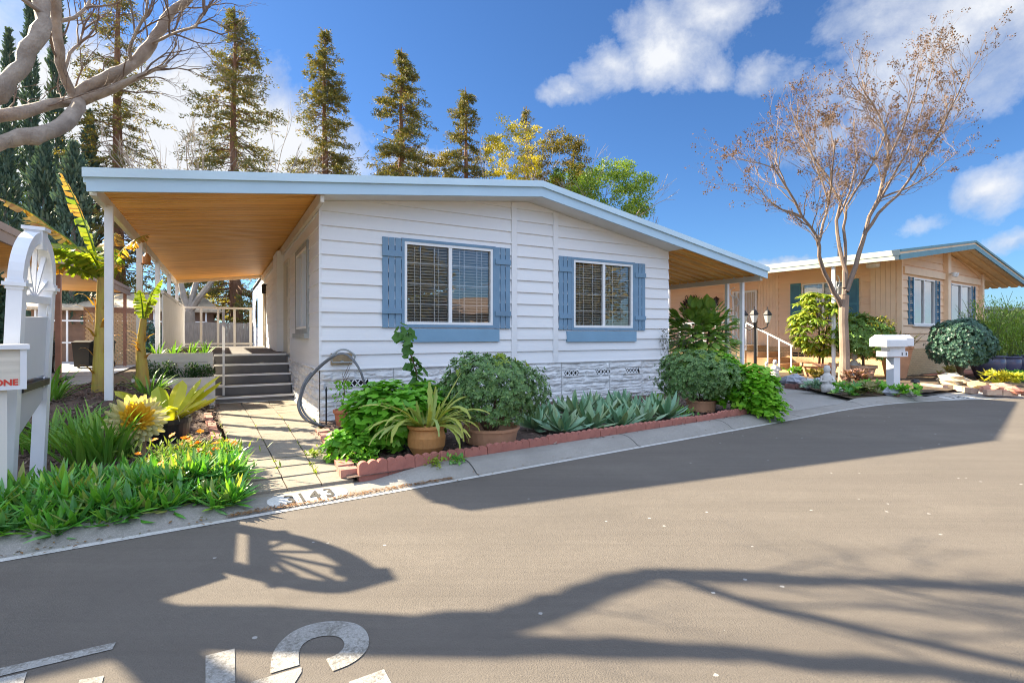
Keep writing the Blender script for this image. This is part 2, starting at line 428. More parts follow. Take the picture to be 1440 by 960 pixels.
chip_m = Leaf('bark_chip', [(.06, .04, .032), (.16, .10, .08), (.10, .068, .056), (.30, .22, .18)], .9, 0)

b = MB(); b.face((-500, -500, -.03), (500, -500, -.03), (500, 500, -.03), (-500, 500, -.03)); struct(b.build('ground', soil_m))
K = [(-40, -22.0), (-12, -2.85), (-8, -.05), (-5, 1.98), (-3.18, 3.19), (-.85, 4.73), (.46, 5.62), (1.04, 6.02), (2.72, 7.16), (4.67, 8.50), (5.93, 9.40), (7.46, 10.33), (9.1, 10.92), (11.07, 11.3), (14, 11.55), (25, 11.3), (60, 9)]
K = [Vector((x, y, 0)) for x, y in K]
def resample(P, step):
    out = [P[0]]
    for a, c in zip(P[:-1], P[1:]):
        n = max(1, int((c - a).length / step))
        for i in range(1, n + 1): out.append(a.lerp(c, i / n))
    for _ in range(4): out = [out[0]] + [(out[i - 1] + out[i] * 2 + out[i + 1]) / 4 for i in range(1, len(out) - 1)] + [out[-1]]
    return out
KP = resample(K, .30)
def knorm(i):
    d = (KP[min(i + 1, len(KP) - 1)] - KP[max(i - 1, 0)]).normalized(); return Vector((-d.y, d.x, 0))
def kerb_at(x, off, z=0):
    i = min(range(len(KP) - 1), key=lambda k: abs((KP[k].x + KP[k + 1].x) / 2 - x))
    a, c = KP[i], KP[i + 1]; t = (x - a.x) / (c.x - a.x); p = a.lerp(c, t) + knorm(i) * off; p.z = z; return p
b = MB(); n = len(KP)
for i in range(n - 1):
    a, c = KP[i] + knorm(i) * .10, KP[i + 1] + knorm(i + 1) * .10
    b.face((a.x, a.y, 0), (a.x, a.y - 11.5, 0), (c.x, c.y - 11.5, 0), (c.x, c.y, 0))
struct(b.build('road', asphalt))
def hfac(p):   # dropped kerb across the walk and the two driveways
    x = p.x; d = 1.0
    for x0, x1, e in ((-2.0, -1.05, .35), (4.75, 6.6, .5), (9.2, 11.4, .5)):
        k = min((x - x0) / e + 1, (x1 - x) / e + 1); d = min(d, 1 - .75 * max(0, min(1, k)))
    return d
prof = [(0, .004), (.05, .012), (.12, .055), (.20, .09), (.27, .102), (.36, .104), (.362, -.02)]
b = MB(); vs = []
for i in range(n):
    h = hfac(KP[i]); nn = knorm(i)
    for o, z in prof: q = KP[i] + nn * o; vs.append((q.x, q.y, z * h if z > 0 else z))
m = len(prof)
b.add(vs, [(i * m + k, (i + 1) * m + k, (i + 1) * m + k + 1, i * m + k + 1) for i in range(n - 1) for k in range(m - 1)])
struct(b.build('kerb', concrete))
b = MB()
for i in range(n - 1):
    a, c, na, nc = KP[i], KP[i + 1], knorm(i), knorm(i + 1)
    b.face(a - na * .045 + Vector((0, 0, .004)), c - nc * .045 + Vector((0, 0, .004)), c + nc * .012 + Vector((0, 0, .0065)), a + na * .012 + Vector((0, 0, .0065)))
lip = ground_mat('pale_gutter_lip', (.62, .60, .56), (.5, .48, .44), (.40, .38, .35), 4, .2, 80)
struct(b.build('kerb_gutter_line', lip))
# kerb joints
b = MB()
for x in (-4.4, -.42, 1.63, 3.2, 4.9, 6.9, 8.6, 10.4):
    i = min(range(n), key=lambda k: abs(KP[k].x - x)); d = (KP[i + 1] - KP[i - 1]).normalized() * .006
    for k in range(m - 2):
        p, q = KP[i] + knorm(i) * prof[k][0], KP[i] + knorm(i) * prof[k + 1][0]; h = hfac(KP[i])
        p = p + Vector((0, 0, prof[k][1] * h + .0035)); q = q + Vector((0, 0, prof[k + 1][1] * h + .0035)); b.face(p - d, p + d, q + d, q - d)
struct(b.build('kerb_joint', M('joint_dark', (.05, .045, .04), .9)))
# painted letters on the road
b = MB()
def mark(*pp): b.face(*[g(x, y, .004) for x, y in pp])
mark((289, 921), (330, 911), (332, 1010), (289, 1010))
oi = []; oo = []
ring_o = [(380, 946), (383, 920), (396, 900), (418, 884), (446, 875), (474, 872.5), (500, 876), (515, 887), (519, 903), (512, 918), (494, 932), (468, 943)]
ring_i = [(421, 934), (420, 920), (424, 908), (433, 900), (446, 895), (460, 893), (473, 894), (481, 898), (484, 905), (481, 913), (472, 920), (458, 926)]
def smooth_(P):
    out = []
    for i in range(len(P) - 1):
        p0, p1, p2, p3 = [Vector(P[min(max(k, 0), len(P) - 1)]) for k in (i - 1, i, i + 1, i + 2)]
        for k in range(4):
            t = k / 4; out.append(tuple(.5 * ((2 * p1) + (p2 - p0) * t + (2 * p0 - 5 * p1 + 4 * p2 - p3) * t * t + (3 * p1 - p0 - 3 * p2 + p3) * t ** 3)))
    return out + [P[-1]]
ring_o, ring_i = smooth_(ring_o), smooth_(ring_i)
for i in range(len(ring_o) - 1):
    mark(ring_o[i], ring_i[i], ring_i[i + 1], ring_o[i + 1])
mark((356, 957), (424, 937), (424, 944), (395, 990), (300, 990)); mark((490, 958), (540, 940), (552, 962), (520, 1000))
mark((-60, 952), (163, 902), (158, 912), (-60, 964)); mark((112, 955), (146, 949), (140, 975), (100, 985)); mark((-40, 962), (38, 944), (20, 1000), (-40, 1000))
struct(b.build('road_marking', paint_w))

# walkway of concrete pavers, in the house's own axes
b = MB(); rr = random.Random(4)
def walk_u(v):   # left and right edge of the walk at depth v
    t = (v + 3.45) / 6.4; return (-1.10 - .36 * t, -.24 + (.30 * t if t < .6 else .18))
nr = 17
for j in range(nr):
    v0, v1 = -3.42 + 6.4 * j / nr, -3.42 + 6.4 * (j + 1) / nr
    off = .0
    for k in range(3):
        a0, a1 = walk_u(v0); c0, c1 = walk_u(v1); e = .006; q = rr.uniform(0, .004)
        p = lambda lo, hi, t: lo + (hi - lo) * t
        z = .045 + q + .03 * min(1, j / 3)
        P = [hw(p(a0, a1, k / 3) + e, v0 + e), hw(p(a0, a1, (k + 1) / 3) - e, v0 + e), hw(p(c0, c1, (k + 1) / 3) - e, v1 - e), hw(p(c0, c1, k / 3) + e, v1 - e)]
        tz = [z + rr.uniform(0, .004) for _ in range(4)]
        top = [Vector((w_.x, w_.y, tz[i])) for i, w_ in enumerate(P)]; bot = [Vector((w_.x, w_.y, .0)) for w_ in P]
        b.add(bot + top, [(4, 5, 6, 7), (0, 1, 5, 4), (1, 2, 6, 5), (2, 3, 7, 6), (3, 0, 4, 7)])
b.face(*[(w_.x, w_.y, .022) for w_ in (kerb_at(-2.05, .363), kerb_at(-1.6, .363), kerb_at(-1.1, .363), hw(.03, -3.2), hw(-1.1, -3.2))])
struct(b.build('path', paver_m))
# number patch on the dropped kerb
def on_kerb(name, x, wid, txt, size, mat, white_m, yo=.19, zoff=.0):
    i = min(range(n), key=lambda k: abs(KP[k].x - x)); d = (KP[i + 1] - KP[i - 1]).normalized(); nn = knorm(i); p0 = KP[i] + nn * yo
    ang = math.atan2(d.y, d.x)
    slope = math.atan2(.10 * hfac(KP[i]), .28)
    e = thing(name + '_frame', None, None) if False else None
    pb = MB(); hw_, hh = wid / 2, .15; H = hfac(KP[i])
    def kz(off):
        for (o0, z0_), (o1, z1_) in zip(prof[:-2], prof[1:-1]):
            if o0 <= off <= o1: return (z0_ + (z1_ - z0_) * (off - o0) / (o1 - o0)) * H
        return .104 * H
    nx_, ny_ = 24, 10; vs_ = []
    for j in range(ny_ + 1):
        y = -hh + 2 * hh * j / ny_; w_ = (hw_ - hh) + math.sqrt(max(0, hh * hh - y * y)) + .004
        for k in range(nx_ + 1): vs_.append((-w_ + 2 * w_ * k / nx_, y, kz(yo + y) + .004 - kz(yo)))
    pb.add(vs_, [(j * (nx_ + 1) + k, j * (nx_ + 1) + k + 1, (j + 1) * (nx_ + 1) + k + 1, (j + 1) * (nx_ + 1) + k) for j in range(ny_) for k in range(nx_)])
    o = pb.build(name + '_patch', white_m); o.location = (p0.x, p0.y, kz(yo)); o.rotation_euler = (0, 0, ang); struct(o)
    for ch, dx, dz in txt:
        t = letters(name + '_digit', ch, size, mat, 'CENTER', .0008, .006); t.parent = o; t.scale = (.62, 1, 1); t.location = (dx, dz - size * .34, 0)
        for v_ in t.data.vertices: v_.co.z += kz(yo + dz - size * .34 + v_.co.y) - kz(yo) + .008
stencil = M('stencil_brown_black', (.06, .055, .045), .8, .5, 30)
patch_w = ground_mat('white_kerb_paint', (.74, .72, .66), (.62, .60, .55), (.5, .48, .44), 9, .3, 80)
on_kerb('kerb_number', -1.62, .64, [('3', -.15, -.01), ('1', -.055, .0), ('4', .05, .0), ('3', .17, .01)], .28, stencil, patch_w)
on_kerb('kerb_number', 9.92, .80, [('3', -.18, 0), ('1', -.07, 0), ('4', .05, 0), ('2', .18, 0)], .28, stencil, patch_w)
# brown leaf litter swept along the dropped kerb
b = MB(); rr = random.Random(11)
for _ in range(1500):
    x = rr.uniform(-2.15, -.55); p = kerb_at(x, abs(rr.gauss(.035, .035)) + .01); p.z = .016 + rr.uniform(0, .008)
    a = rr.uniform(0, 6.3); L = rr.uniform(.006, .022); d = Vector((math.cos(a), math.sin(a), rr.uniform(-.2, .3))); b.card(p, d, Vector((-d.y, d.x, 0)), L, L * .5)
struct(b.build('leaf_litter', Leaf('dry_litter', [(.20, .09, .03), (.30, .15, .06), (.12, .06, .03), (.4, .24, .1)], .9, .1)), 'stuff')

b = MB()   # stray dry leaves along the gutter and on the kerb
for _ in range(260):
    x = rr.choice((rr.uniform(-4.5, -2.2), rr.uniform(-.6, 4.6), rr.uniform(4.6, 9))); off = abs(rr.gauss(0, .12)) - .06; p = kerb_at(x, off); p.z = (.012 if off < .05 else .112) + .004
    if .05 <= off < .27: p.z = .03 + (off - .05) * .36
    a = rr.uniform(0, 6.3); L = rr.uniform(.012, .045); d = Vector((math.cos(a), math.sin(a), rr.uniform(-.1, .3))); b.leaf(p, d, Vector((0, 0, 1)), L, L * .45)
struct(b.build('gutter_leaves', Leaf('dry_gutter_leaf', [(.20, .10, .04), (.30, .19, .08), (.12, .07, .04), (.16, .17, .05)], .9, .1)), 'stuff')
# planting beds
def sheet(name, poly, z, mat, step=.25, amp=.02, zf=None, seed=1):
    """a bed with an uneven surface filling the outline"""
    import bmesh
    bm = bmesh.new(); vs = [bm.verts.new((p[0], p[1], 0)) for p in poly]; bm.faces.new(vs)
    bmesh.ops.triangulate(bm, faces=bm.faces[:])
    for _ in range(7):
        es = [e for e in bm.edges if e.calc_length() > step]
        if not es: break
        bmesh.ops.subdivide_edges(bm, edges=es, cuts=1); bmesh.ops.triangulate(bm, faces=bm.faces[:])
    from mathutils import noise as mn
    for v_ in bm.verts:
        k = mn.noise(Vector((v_.co.x * 2.3, v_.co.y * 2.3, seed))) * amp
        v_.co.z = (zf(v_.co) if zf else z) + k
    bmesh.ops.recalc_face_normals(bm, faces=bm.faces[:])
    if sum(f_.normal.z for f_ in bm.faces) < 0: bmesh.ops.reverse_faces(bm, faces=bm.faces[:])
    me = bpy.data.meshes.new(name); bm.to_mesh(me); bm.free(); me.materials.append(mat)
    o = bpy.data.objects.new(name, me); C.objects.link(o); return struct(o)
kb = lambda x: kerb_at(x, .35)
FR = [kb(x) for x in (-1.32, -.6, .2, 1, 1.8, 2.6, 3.4, 4.2, 4.9)]
bed_front = FR + [hw(7.9, .6), hw(7.42, .05), hw(3, .05), hw(.0, .05), hw(-.02, -.25), g(458, 605, .06), g(484, 650, .06)]
bedf = sheet('planting_bed', bed_front, .075, mulch_m, .2, .03)
def left_z(p):
    d = Vector((p.x, p.y, 0)) - HA; v = -.492 * d.x + .870 * d.y; u = .871 * d.x + .492 * d.y
    t = max(0, min(1, (v + .75) / 1.0)) * max(0, min(1, (-1.75 - u) / .5)); t = t * t * (3 - 2 * t)
    return .09 + .46 * t
bed_left = [kb(x) for x in (-9, -7, -5.5, -4.5, -3.4, -2.45)] + [hw(-1.12, -3.35), hw(-1.47, .2), hw(-1.58, 2.7), hw(-4.35, 2.9), hw(-4.45, 0), hw(-6.5, -3.4)]
bedl = sheet('planting_bed', bed_left, .09, mulch_m, .22, .03, left_z)
# bark chips lying on the beds
b = MB(); rr = random.Random(5)
def chip(p, rr, L):
    a = rr.uniform(0, 6.3); d = Vector((math.cos(a), math.sin(a), rr.uniform(-.5, .5))); b.card(p, d, Vector((-d.y, d.x, rr.uniform(-.5, .5))), L, L * rr.uniform(.3, .6))
for _ in range(9000):
    u = rr.uniform(-.3, 7.6); v = rr.uniform(-3.3, .0); w_ = hw(u, v)
    if w_.y > kerb_at(w_.x, .40).y and w_.x > -2.75: chip(Vector((w_.x, w_.y, .085 + rr.uniform(0, .03))), rr, rr.uniform(.015, .05))
for _ in range(6000):
    w_ = hw(rr.uniform(-4, -1.35), rr.uniform(-2.6, 2.6)); chip(Vector((w_.x, w_.y, left_z(w_) + .01 + rr.uniform(0, .03))), rr, rr.uniform(.015, .06))
struct(b.build('bark_chips', chip_m), 'stuff')
# neighbour's driveways
DR = [kerb_at(x, .35) for x in (4.55, 5.4, 6.2, 7.0)]
b = MB()
P = [(p.x, p.y, .03) for p in DR] + [tuple(nw(-3.1, -2.4, .03)), tuple(nw(-3.6, 4, .03)), tuple(nw(-3.9, 12, .03)), tuple(hw(8.0, 12, .03)), tuple(hw(7.8, .4, .03))]
b.face(*P); struct(b.build('driveway', drive_m))
b = MB(); P = [kerb_at(x, .35, .03) for x in (9.0, 10.0, 11.2)] + [nw(2.2, -2.6, .03), nw(1.0, -1.7, .03), nw(-.4, -1.6, .03), nw(-1.2, -2.4, .03)]
b.face(*P); struct(b.build('driveway', drive_m))
b = MB(); P = [hw(-4.6, -5.5, .02), hw(-4.6, 13.6, .02), hw(-16, 13.6, .02), hw(-16, -5.5, .02)]
b.face(*P); struct(b.build('driveway', M('blue_grey_driveway', (.28, .29, .31), .9, .1, 2, .2)))
b = MB(); P = [hw(-4.6, 13.7, .02), hw(-4.6, 30, .02), hw(-16, 30, .02), hw(-16, 13.7, .02)]
b.face(*P); struct(b.build('driveway', M('pale_concrete_yard', (.36, .36, .36), .9, .1, 2, .2)))  # plain grey slab, paler than the blue grey driveway
gb = [kerb_at(x, .40) for x in (7.1, 8.0, 8.9)] + [nw(-1.2, -2.45), nw(-.4, -1.65), nw(-.05, .0), nw(-.05, 2.4), nw(-2.9, 3.5), nw(-3.05, -2.3)]
sheet('planting_bed', gb, .10, soil_m, .4, .04)
gb2 = [kerb_at(x, .40) for x in (11.4, 13, 15, 18)] + [nw(9, -.05), nw(.1, -.05), nw(.9, -1.6), nw(2.1, -2.5)]
sheet('planting_bed', gb2, .09, soil_m, .4, .05)
# ================= the white manufactured home =================
home = thing('white_house', 'long white lap sided manufactured home with blue shutters and pale blue roof edge', 'house', HA, HROT)
PK, ZP = 3.71, 3.88
zb = lambda u: ZP - (.122 * (PK - u) if u <= PK else .174 * (u - PK))
fF = lambda u, z, o: Vector((u, -o, z)); fL = lambda v, z, o: Vector((-o, v, z))
W1 = (1.323, 2.971, 1.566, 2.943); W2 = (4.777, 6.335, 1.535, 2.882); WS = (1.18, 2.62, 1.50, 2.94)
LEN = 20.0; SK = .86
b = MB(); siding(b, [0, PK, 7.42], .222, SK, lambda u: zb(u) + .02, [W1, W2], fF); b.build('front_wall', siding_m, home)
b = MB(); siding(b, [0, LEN], .222, SK, lambda v: zb(0) + .02, [WS, (3.95, 4.85, .9, 3.08), (10.9, 12.0, .9, 3.05)], fL, .014); b.build('side_wall', siding_m, home)
b = MB(); b.face((7.42, 0, 0), (7.42, LEN, 0), (7.42, LEN, 3.25), (7.42, 0, 3.25)); b.build('far_side_wall', siding_m, home)
b = MB(); b.face((0, LEN, 0), (7.42, LEN, 0), (7.42, LEN, 3.2), (PK, LEN, ZP), (0, LEN, 3.4)); b.build('rear_wall', siding_m, home)
# corner strips and battens
b = MB(); b.box(-.02, .02, -.022, .0, SK, zb(0)); b.build('corner_trim', siding_m, home)
for u in (3.417, 4.343):
    b = MB(); b.prism([(u - .055, SK - .01), (u + .055, SK - .01), (u + .055, zb(u + .055)), (u - .055, zb(u - .055))], fF, .0, .045); b.build('batten', siding_m, home)
# stone pattern skirting in moulded panels, with lattice vents
vents = [(.316, .715, .57, .69), (4.546, 4.928, .575, .685), (5.344, 5.712, .575, .685), (6.158, 6.50, .575, .685)]
b = MB(); rr = random.Random(2)
cuts = [0, 1.15, 2.35, 3.42, 4.50, 5.72, 6.62, 7.42]
from mathutils import noise as mnoise
def rough_panel(b, f, a0, a1, z0, z1, step, seed, hole=None):
    nx = max(2, int((a1 - a0) / step)); nz = max(2, int((z1 - z0) / (step * .5))); vs = []; fs = []
    for j in range(nz + 1):
        for i in range(nx + 1):
            x = a0 + (a1 - a0) * i / nx; z = z0 + (z1 - z0) * j / nz
            course = .135; row = math.floor(z / course); fr_ = (z / course) % 1; xo = x + .19 * (row % 2) + row * .07
            joint = min(fr_, 1 - fr_) < .12 or min((xo / .36) % 1, 1 - (xo / .36) % 1) < .04
            d = .018 + .022 * mnoise.noise(Vector((x * 5, z * 16, seed))) + .012 * mnoise.noise(Vector((x * 15, z * 40, seed))) + .018 * mnoise.cell(Vector((xo / .36, row, seed)))
            if joint: d -= .022
            if i in (0, nx): d = .0
            vs.append(f(x, z, d + .012))
    for j in range(nz):
        for i in range(nx):
            x = a0 + (a1 - a0) * (i + .5) / nx; z = z0 + (z1 - z0) * (j + .5) / nz
            if any(h[0] < x < h[1] and h[2] < z < h[3] for h in vents) and hole: continue
            k = j * (nx + 1) + i; fs.append((k, k + 1, k + nx + 2, k + nx + 1))
    b.add(vs, fs)
for k, (a, c) in enumerate(zip(cuts[:-1], cuts[1:])): rough_panel(b, fF, a, c - .006, 0, SK - .012, .045, k, True)
b.build('skirting', stone_m, home)
b = MB()
for k in range(5): rough_panel(b, fL, k * 1.2, k * 1.2 + 1.194, 0, SK - .012, .06, 20 + k)
b.box(-.012, 0, 6, LEN, 0, SK - .012)
b.build('side_skirting', stone_m, home)
b = MB(); b.box(-.035, 7.44, -.04, 0, SK - .012, SK + .006); b.box(-.035, 0, 0, LEN, SK - .012, SK + .006); b.build('skirting_ledge', siding_m, home)
for a, c, z0, z1 in vents:
    b = MB(); b.box(a, c, .01, .02, z0, z1); vo = b.build('vent', black, home)
    b = MB(); nn = 4; w = (c - a) / nn
    for i in range(nn):
        x = a + w * i
        b.bar((x, -.012, z0), (x + w, -.012, z1), .016); b.bar((x, -.012, z1), (x + w, -.012, z0), .016)
    b.bar((a, -.014, z0), (c, -.014, z0), .016); b.bar((a, -.014, z1), (c, -.014, z1), .016); b.build('lattice', siding_m, vo)
# windows, casings, sill boards, shutters
def casing(f, w, s0, s1, mat, t=.05):
    u0, u1, z0, z1 = w; b = MB()
    for a, c, d, e in ((u0 - t, u1 + t, z1, z1 + t), (u0 - t, u1 + t, z0 - t, z0), (u0 - t, u0, z0, z1), (u1, u1 + t, z0, z1)):
        b.prism([(a, d), (c, d), (c, e), (a, e)], f, .0, .042)
    return b
for w, sb in ((W1, (1.2566, 3.097, 1.27, 1.505)), (W2, (4.614, 6.425, 1.25, 1.475))):
    wo = window(home, fF, *w)
    b = casing(fF, w, 0, 0, blue); b.build('casing', blue, wo)
    b = MB(); b.prism([(sb[0], sb[2]), (sb[1], sb[2]), (sb[1], sb[3] - .012), (sb[0], sb[3] - .012)], fF, .0, .052); b.build('sill_board', M('sill_blue', (.20, .36, .50), .45, .06, 3), wo)
def shutter(a, c, z0, z1):
    b = MB(); w = (c - a - .03) / 3; rr = random.Random(int(a * 10))
    for k in range(3):
        x = a + k * (w + .015); b.prism([(x, z0), (x + w, z0), (x + w, z1), (x, z1)], fF, .012, .038 + rr.uniform(0, .002))
    H = z1 - z0
    for q0, q1 in ((z0 + .155 * H, z0 + .215 * H), (z0 + .79 * H, z0 + .855 * H)):
        b.prism([(a - .006, q0), (c + .006, q0), (c + .006, q1), (a - .006, q1)], fF, .041, .062)
    b.prism([(a + .01, z0 + .01), (c - .01, z0 + .01), (c - .01, z1 - .01), (a + .01, z1 - .01)], fF, .008, .0118)
    b.build('shutter', blue, home)
for a, c, z0, z1 in ((.955, 1.262, 1.51, 2.986), (3.018, 3.325, 1.505, 2.986), (4.424, 4.725, 1.49, 2.933), (6.392, 6.685, 1.485, 2.925)): shutter(a, c, z0, z1)
ws = window(home, fL, *WS, grid=(1, 1), blind=False); b = casing(fL, WS, 0, 0, grey_trim, .085); b.build('casing', grey_trim, ws)
b = MB(); b.prism([(WS[0] - .1, WS[2] - .17), (WS[1] + .1, WS[2] - .17), (WS[1] + .1, WS[2] - .087), (WS[0] - .1, WS[2] - .087)], fL, 0, .09); b.build('sill', grey_trim, ws)
# doors on the carport side
def door(v0, v1, z0, z1, glassy):
    b = MB(); b.box(.03, .06, v0 + .05, v1 - .05, z0, z1 - .05); d = b.build('door', cream, home)
    b = MB(); b.box(-.05, .06, v0, v0 + .05, z0, z1); b.box(-.05, .06, v1 - .05, v1, z0, z1); b.box(-.05, .06, v0 + .05, v1 - .05, z1 - .05, z1); b.build('door_frame', cream, d)
    b = MB(); b.box(-.055, .03, v0 + .12, v0 + .16, z0 + 1.25 if not glassy else z0 + .9, z1 - .18); b.build('handle', grey_trim, d)
    b = MB(); b.box(-.06, .0, v0, v1, z0 - .04, z0); b.build('threshold', grey_trim, d)
door(3.95, 4.85, .99, 3.08, 0); door(10.9, 12.0, .99, 3.05, 1)
b = MB(); b.box(-.16, .0, 5.2, 6.3, .99, zb(0) - .02); b.build('side_closet', siding_m, home)
lamp = MB(); lamp.box(-.16, -.04, 10.5, 10.62, 2.75, 3.0); lamp.lathe([(.0, 3.0), (.09, 3.0), (.03, 3.08), (0, 3.08)], 8, (-.1, 10.56, 0)); lamp.bar((-.1, 10.56, 3.05), (0, 10.56, 3.05), .03); lamp.build('porch_lamp', black, home)
b = MB(); b.prism([(15.2, 1.7), (16.6, 1.7), (16.6, 2.9), (15.2, 2.9)], fL, .016, .03); sw = b.build('window', blue, home)
b = MB(); b.prism([(15.35, 1.8), (16.45, 1.8), (16.45, 2.8), (15.35, 2.8)], fL, .031, .036); b.build('pane', glass_b, sw)
# roof slab, fascia, soffits
def zroof(u): return zb(u) + .27
U0, U1, V0, VA = -2.715, 10.2, -.5, 12.2
def band(poly_u, dz0, dz1, v0, v1, b):
    lo = [(u, zb(u) + dz0) for u in poly_u]; hi = [(u, zb(u) + dz1) for u in reversed(poly_u)]
    b.prism(lo + hi, lambda u, z, d: Vector((u, d, z)), v0, v1)
b = MB(); band([U0 + .03, 0], .20, .262, V0 + .003, VA, b); band([0, PK, 7.42], .20, .262, V0 + .003, LEN + .3, b); band([7.42, U1 - .03], .20, .262, V0 + .003, VA, b)
b.build('roof', roof_m, home)
b = MB(); nn = 30   # lower board: flared out at the outer end
band([U0, PK, U1], .0, .165, V0 - .035, V0, b); b.build('fascia', fascia_m, home)
b = MB(); band([U0 - .035, PK, U1 + .02], .165, .275, V0 - .075, V0, b); b.build('drip_edge', fascia_cap_m, home)
b = MB(); b.box(U0 - .035, U0, V0, VA, zb(U0) + .11, zb(U0) + .275); b.build('gutter', fascia_cap_m, home)
b = MB(); b.box(U1 - .03, U1, V0 + .002, VA, zb(U1) + .09, zb(U1) + .27); b.build('gutter', fascia_m, home)
b = MB()
for ua, uc in ((0, PK), (PK, 7.42)): b.face((ua, V0, zb(ua) + .022), (ua, 0, zb(ua) + .022), (uc, 0, zb(uc) + .022), (uc, V0, zb(uc) + .022))
b.build('front_soffit', soffit_white, home)
def ribbed(b, ua, uc, v0, v1, dz, pitch=.15, dep=.045):
    v = v0
    while v < v1 - .01:
        for p, q, h0, h1 in ((0, .10, 0, 0), (.10, .115, 0, dep), (.115, .135, dep, dep), (.135, .15, dep, 0)):
            a, c = v + p / .15 * pitch, v + q / .15 * pitch
            b.face((ua, a, zb(ua) + dz + h0), (ua, c, zb(ua) + dz + h1), (uc, c, zb(uc) + dz + h1), (uc, a, zb(uc) + dz + h0))
        v += pitch
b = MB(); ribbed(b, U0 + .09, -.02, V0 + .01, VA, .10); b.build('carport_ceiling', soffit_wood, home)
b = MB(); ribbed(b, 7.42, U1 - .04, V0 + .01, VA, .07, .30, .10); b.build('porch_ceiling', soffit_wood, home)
b = MB(); b.box(U0 + .02, U0 + .09, V0 + .02, VA, zb(U0) - .03, zb(U0) + .15); b.build('carport_beam', M('beam_cream', (.70, .66, .58), .6, .08, 4), home)
b = MB(); b.box(-.07, -.017, V0 + .02, VA, zb(0) - .11, zb(0) + .06); b.build('carport_ledger', M('ledger_cream', (.66, .58, .47), .6, .08, 4), home)
b = MB(); band([U0 + .1, -.08], .0, .12, VA - .08, VA - .004, b); b.build('carport_end_beam', M('end_beam_cream', (.70, .60, .44), .6, .08, 4), home)
b = MB(); b.box(U1 - .16, U1 - .08, V0 + .05, VA, zb(U1) - .045, zb(U1) + .07); b.build('porch_beam', cream, home)
for v in (.2, 3.1, 6.1, 9.1, 11.95):
    b = MB(); b.box(-2.655, -2.565, v - .045, v + .045, .0, zb(-2.6) - .02); b.build('carport_post', white, home)
def scroll(b, x0, y0, x1, y1, z0, z1, turns=4, w=.012):
    """wrought scrollwork between a pair of posts"""
    h = (z1 - z0) / turns
    for k in range(turns):
        c = z0 + h * (k + .5)
        for sgn in (1, -1):
            pts = []
            for i in range(22):
                t = i / 21; a = t * 5.2; r = .46 * (1 - .75 * t); X = .5 + sgn * .0 + math.sin(a) * r * sgn; Z = c + sgn * (.5 * h - h * .5 * (1 - math.cos(a) * .9) * .5 - t * h * .1)
                pts.append((x0 + (x1 - x0) * X, y0 + (y1 - y0) * X, Z))
            b.tube(pts, w, 4)
for k, v in enumerate((.08, .52)):
    b = MB(); b.box(U1 - .165, U1 - .085, v - .04, v + .04, 0, zb(U1) - .047); b.build('porch_post', white, home)
b = MB(); scroll(b, U1 - .125, .12, U1 - .125, .48, .6, 2.6, 4); b.build('post_scrollwork', white, home)

# ---------- stairs, deck, railings, planters (their own things, in the house's axes) ----------
deckm = M('grey_deck_coating', (.17, .165, .165), .8, .12, 3, .3, 60)
st = thing('entry_stairs', 'five grey steps with white edged nosings leading up to the carport deck', 'stairs', hw(-.74, 3.0), HROT)
RH, TR = .196, .285
b = MB()
for k in range(5): b.box(-.69, .69, k * TR, 5 * TR, k * RH + (.0 if k == 0 else .001), (k + 1) * RH - .03)
b.build('riser', deckm, st)
for k in range(5):
    b = MB(); b.box(-.71, .71, k * TR - .025, (k + 1) * TR - .027 if k < 4 else 4 * TR + .05, (k + 1) * RH - .03, (k + 1) * RH); t = b.build('tread', deckm, st)
    b = MB(); b.box(-.715, .715, k * TR - .035, k * TR - .026, (k + 1) * RH - .038, (k + 1) * RH + .003); b.box(-.722, -.712, k * TR - .03, k * TR, k * RH, (k + 1) * RH - .03); b.box(.712, .722, k * TR - .03, k * TR, k * RH, (k + 1) * RH - .03); b.build('nosing', white, t)
b = MB(); b.box(-.715, .715, -.04, -.002, .05, .085); b.build('base_strip', white, st)
dk = thing('porch_deck', 'grey coated deck floor under the carport at the top of the steps', 'deck', hw(-1.3, 4.2), HROT)
b = MB(); b.box(-1.25, 1.24, .0, 8.0, .86, .98); b.build('deck_boards', deckm, dk)
b = MB(); b.box(-1.24, -1.2, .02, 7.98, 0, .86); b.box(-1.2, 1.2, 7.94, 7.98, 0, .86); b.build('skirt_board', cream, dk)
hr = thing('stair_handrail', 'single white metal handrail standing on the left side of the steps', 'handrail', hw(-1.28, 3.2), HROT)
b = MB(); b.bar((0, .1, .196), (0, .1, 1.12), .04); b.build('post', white, hr)
b = MB(); b.bar((0, 1.15, .98), (0, 1.15, 1.93), .05); b.build('post', white, hr)
b = MB(); b.bar((0, .02, 1.08), (0, 1.25, 1.93), .05, .035); b.build('rail', white, hr)
fe = thing('slat_screen', 'white vertical slat privacy screen along the outer edge of the deck', 'screen', hw(-2.42, 5.0), HROT)
rr = random.Random(8)
b = MB()
for k in range(46): b.box(-.012, .012, k * .15, k * .15 + .135, 1.02, 2.27 + rr.uniform(-.004, .004))
b.build('slats', white, fe)
b = MB(); b.box(-.03, .03, -.02, 6.92, 2.28, 2.34); b.box(-.028, .028, -.02, 6.92, .985, 1.015); b.build('rails', white, fe)
ra = thing('deck_railing', 'open white post railing across the far end of the deck', 'railing', hw(-2.45, 12.0), HROT)
b = MB(); b.box(0, 2.1, -.03, .03, 2.27, 2.34); b.box(0, 2.1, -.028, .028, 1.04, 1.10); b.build('rails', white, ra)
for k in range(5):
    b = MB(); b.box(k * .5, k * .5 + .07, -.035, .035, .98, 2.27); b.build('post', white, ra)
planter_m = M('planter_cream', (.72, .69, .62), .6, .08, 3, .15, 20, (1, 1, 5))
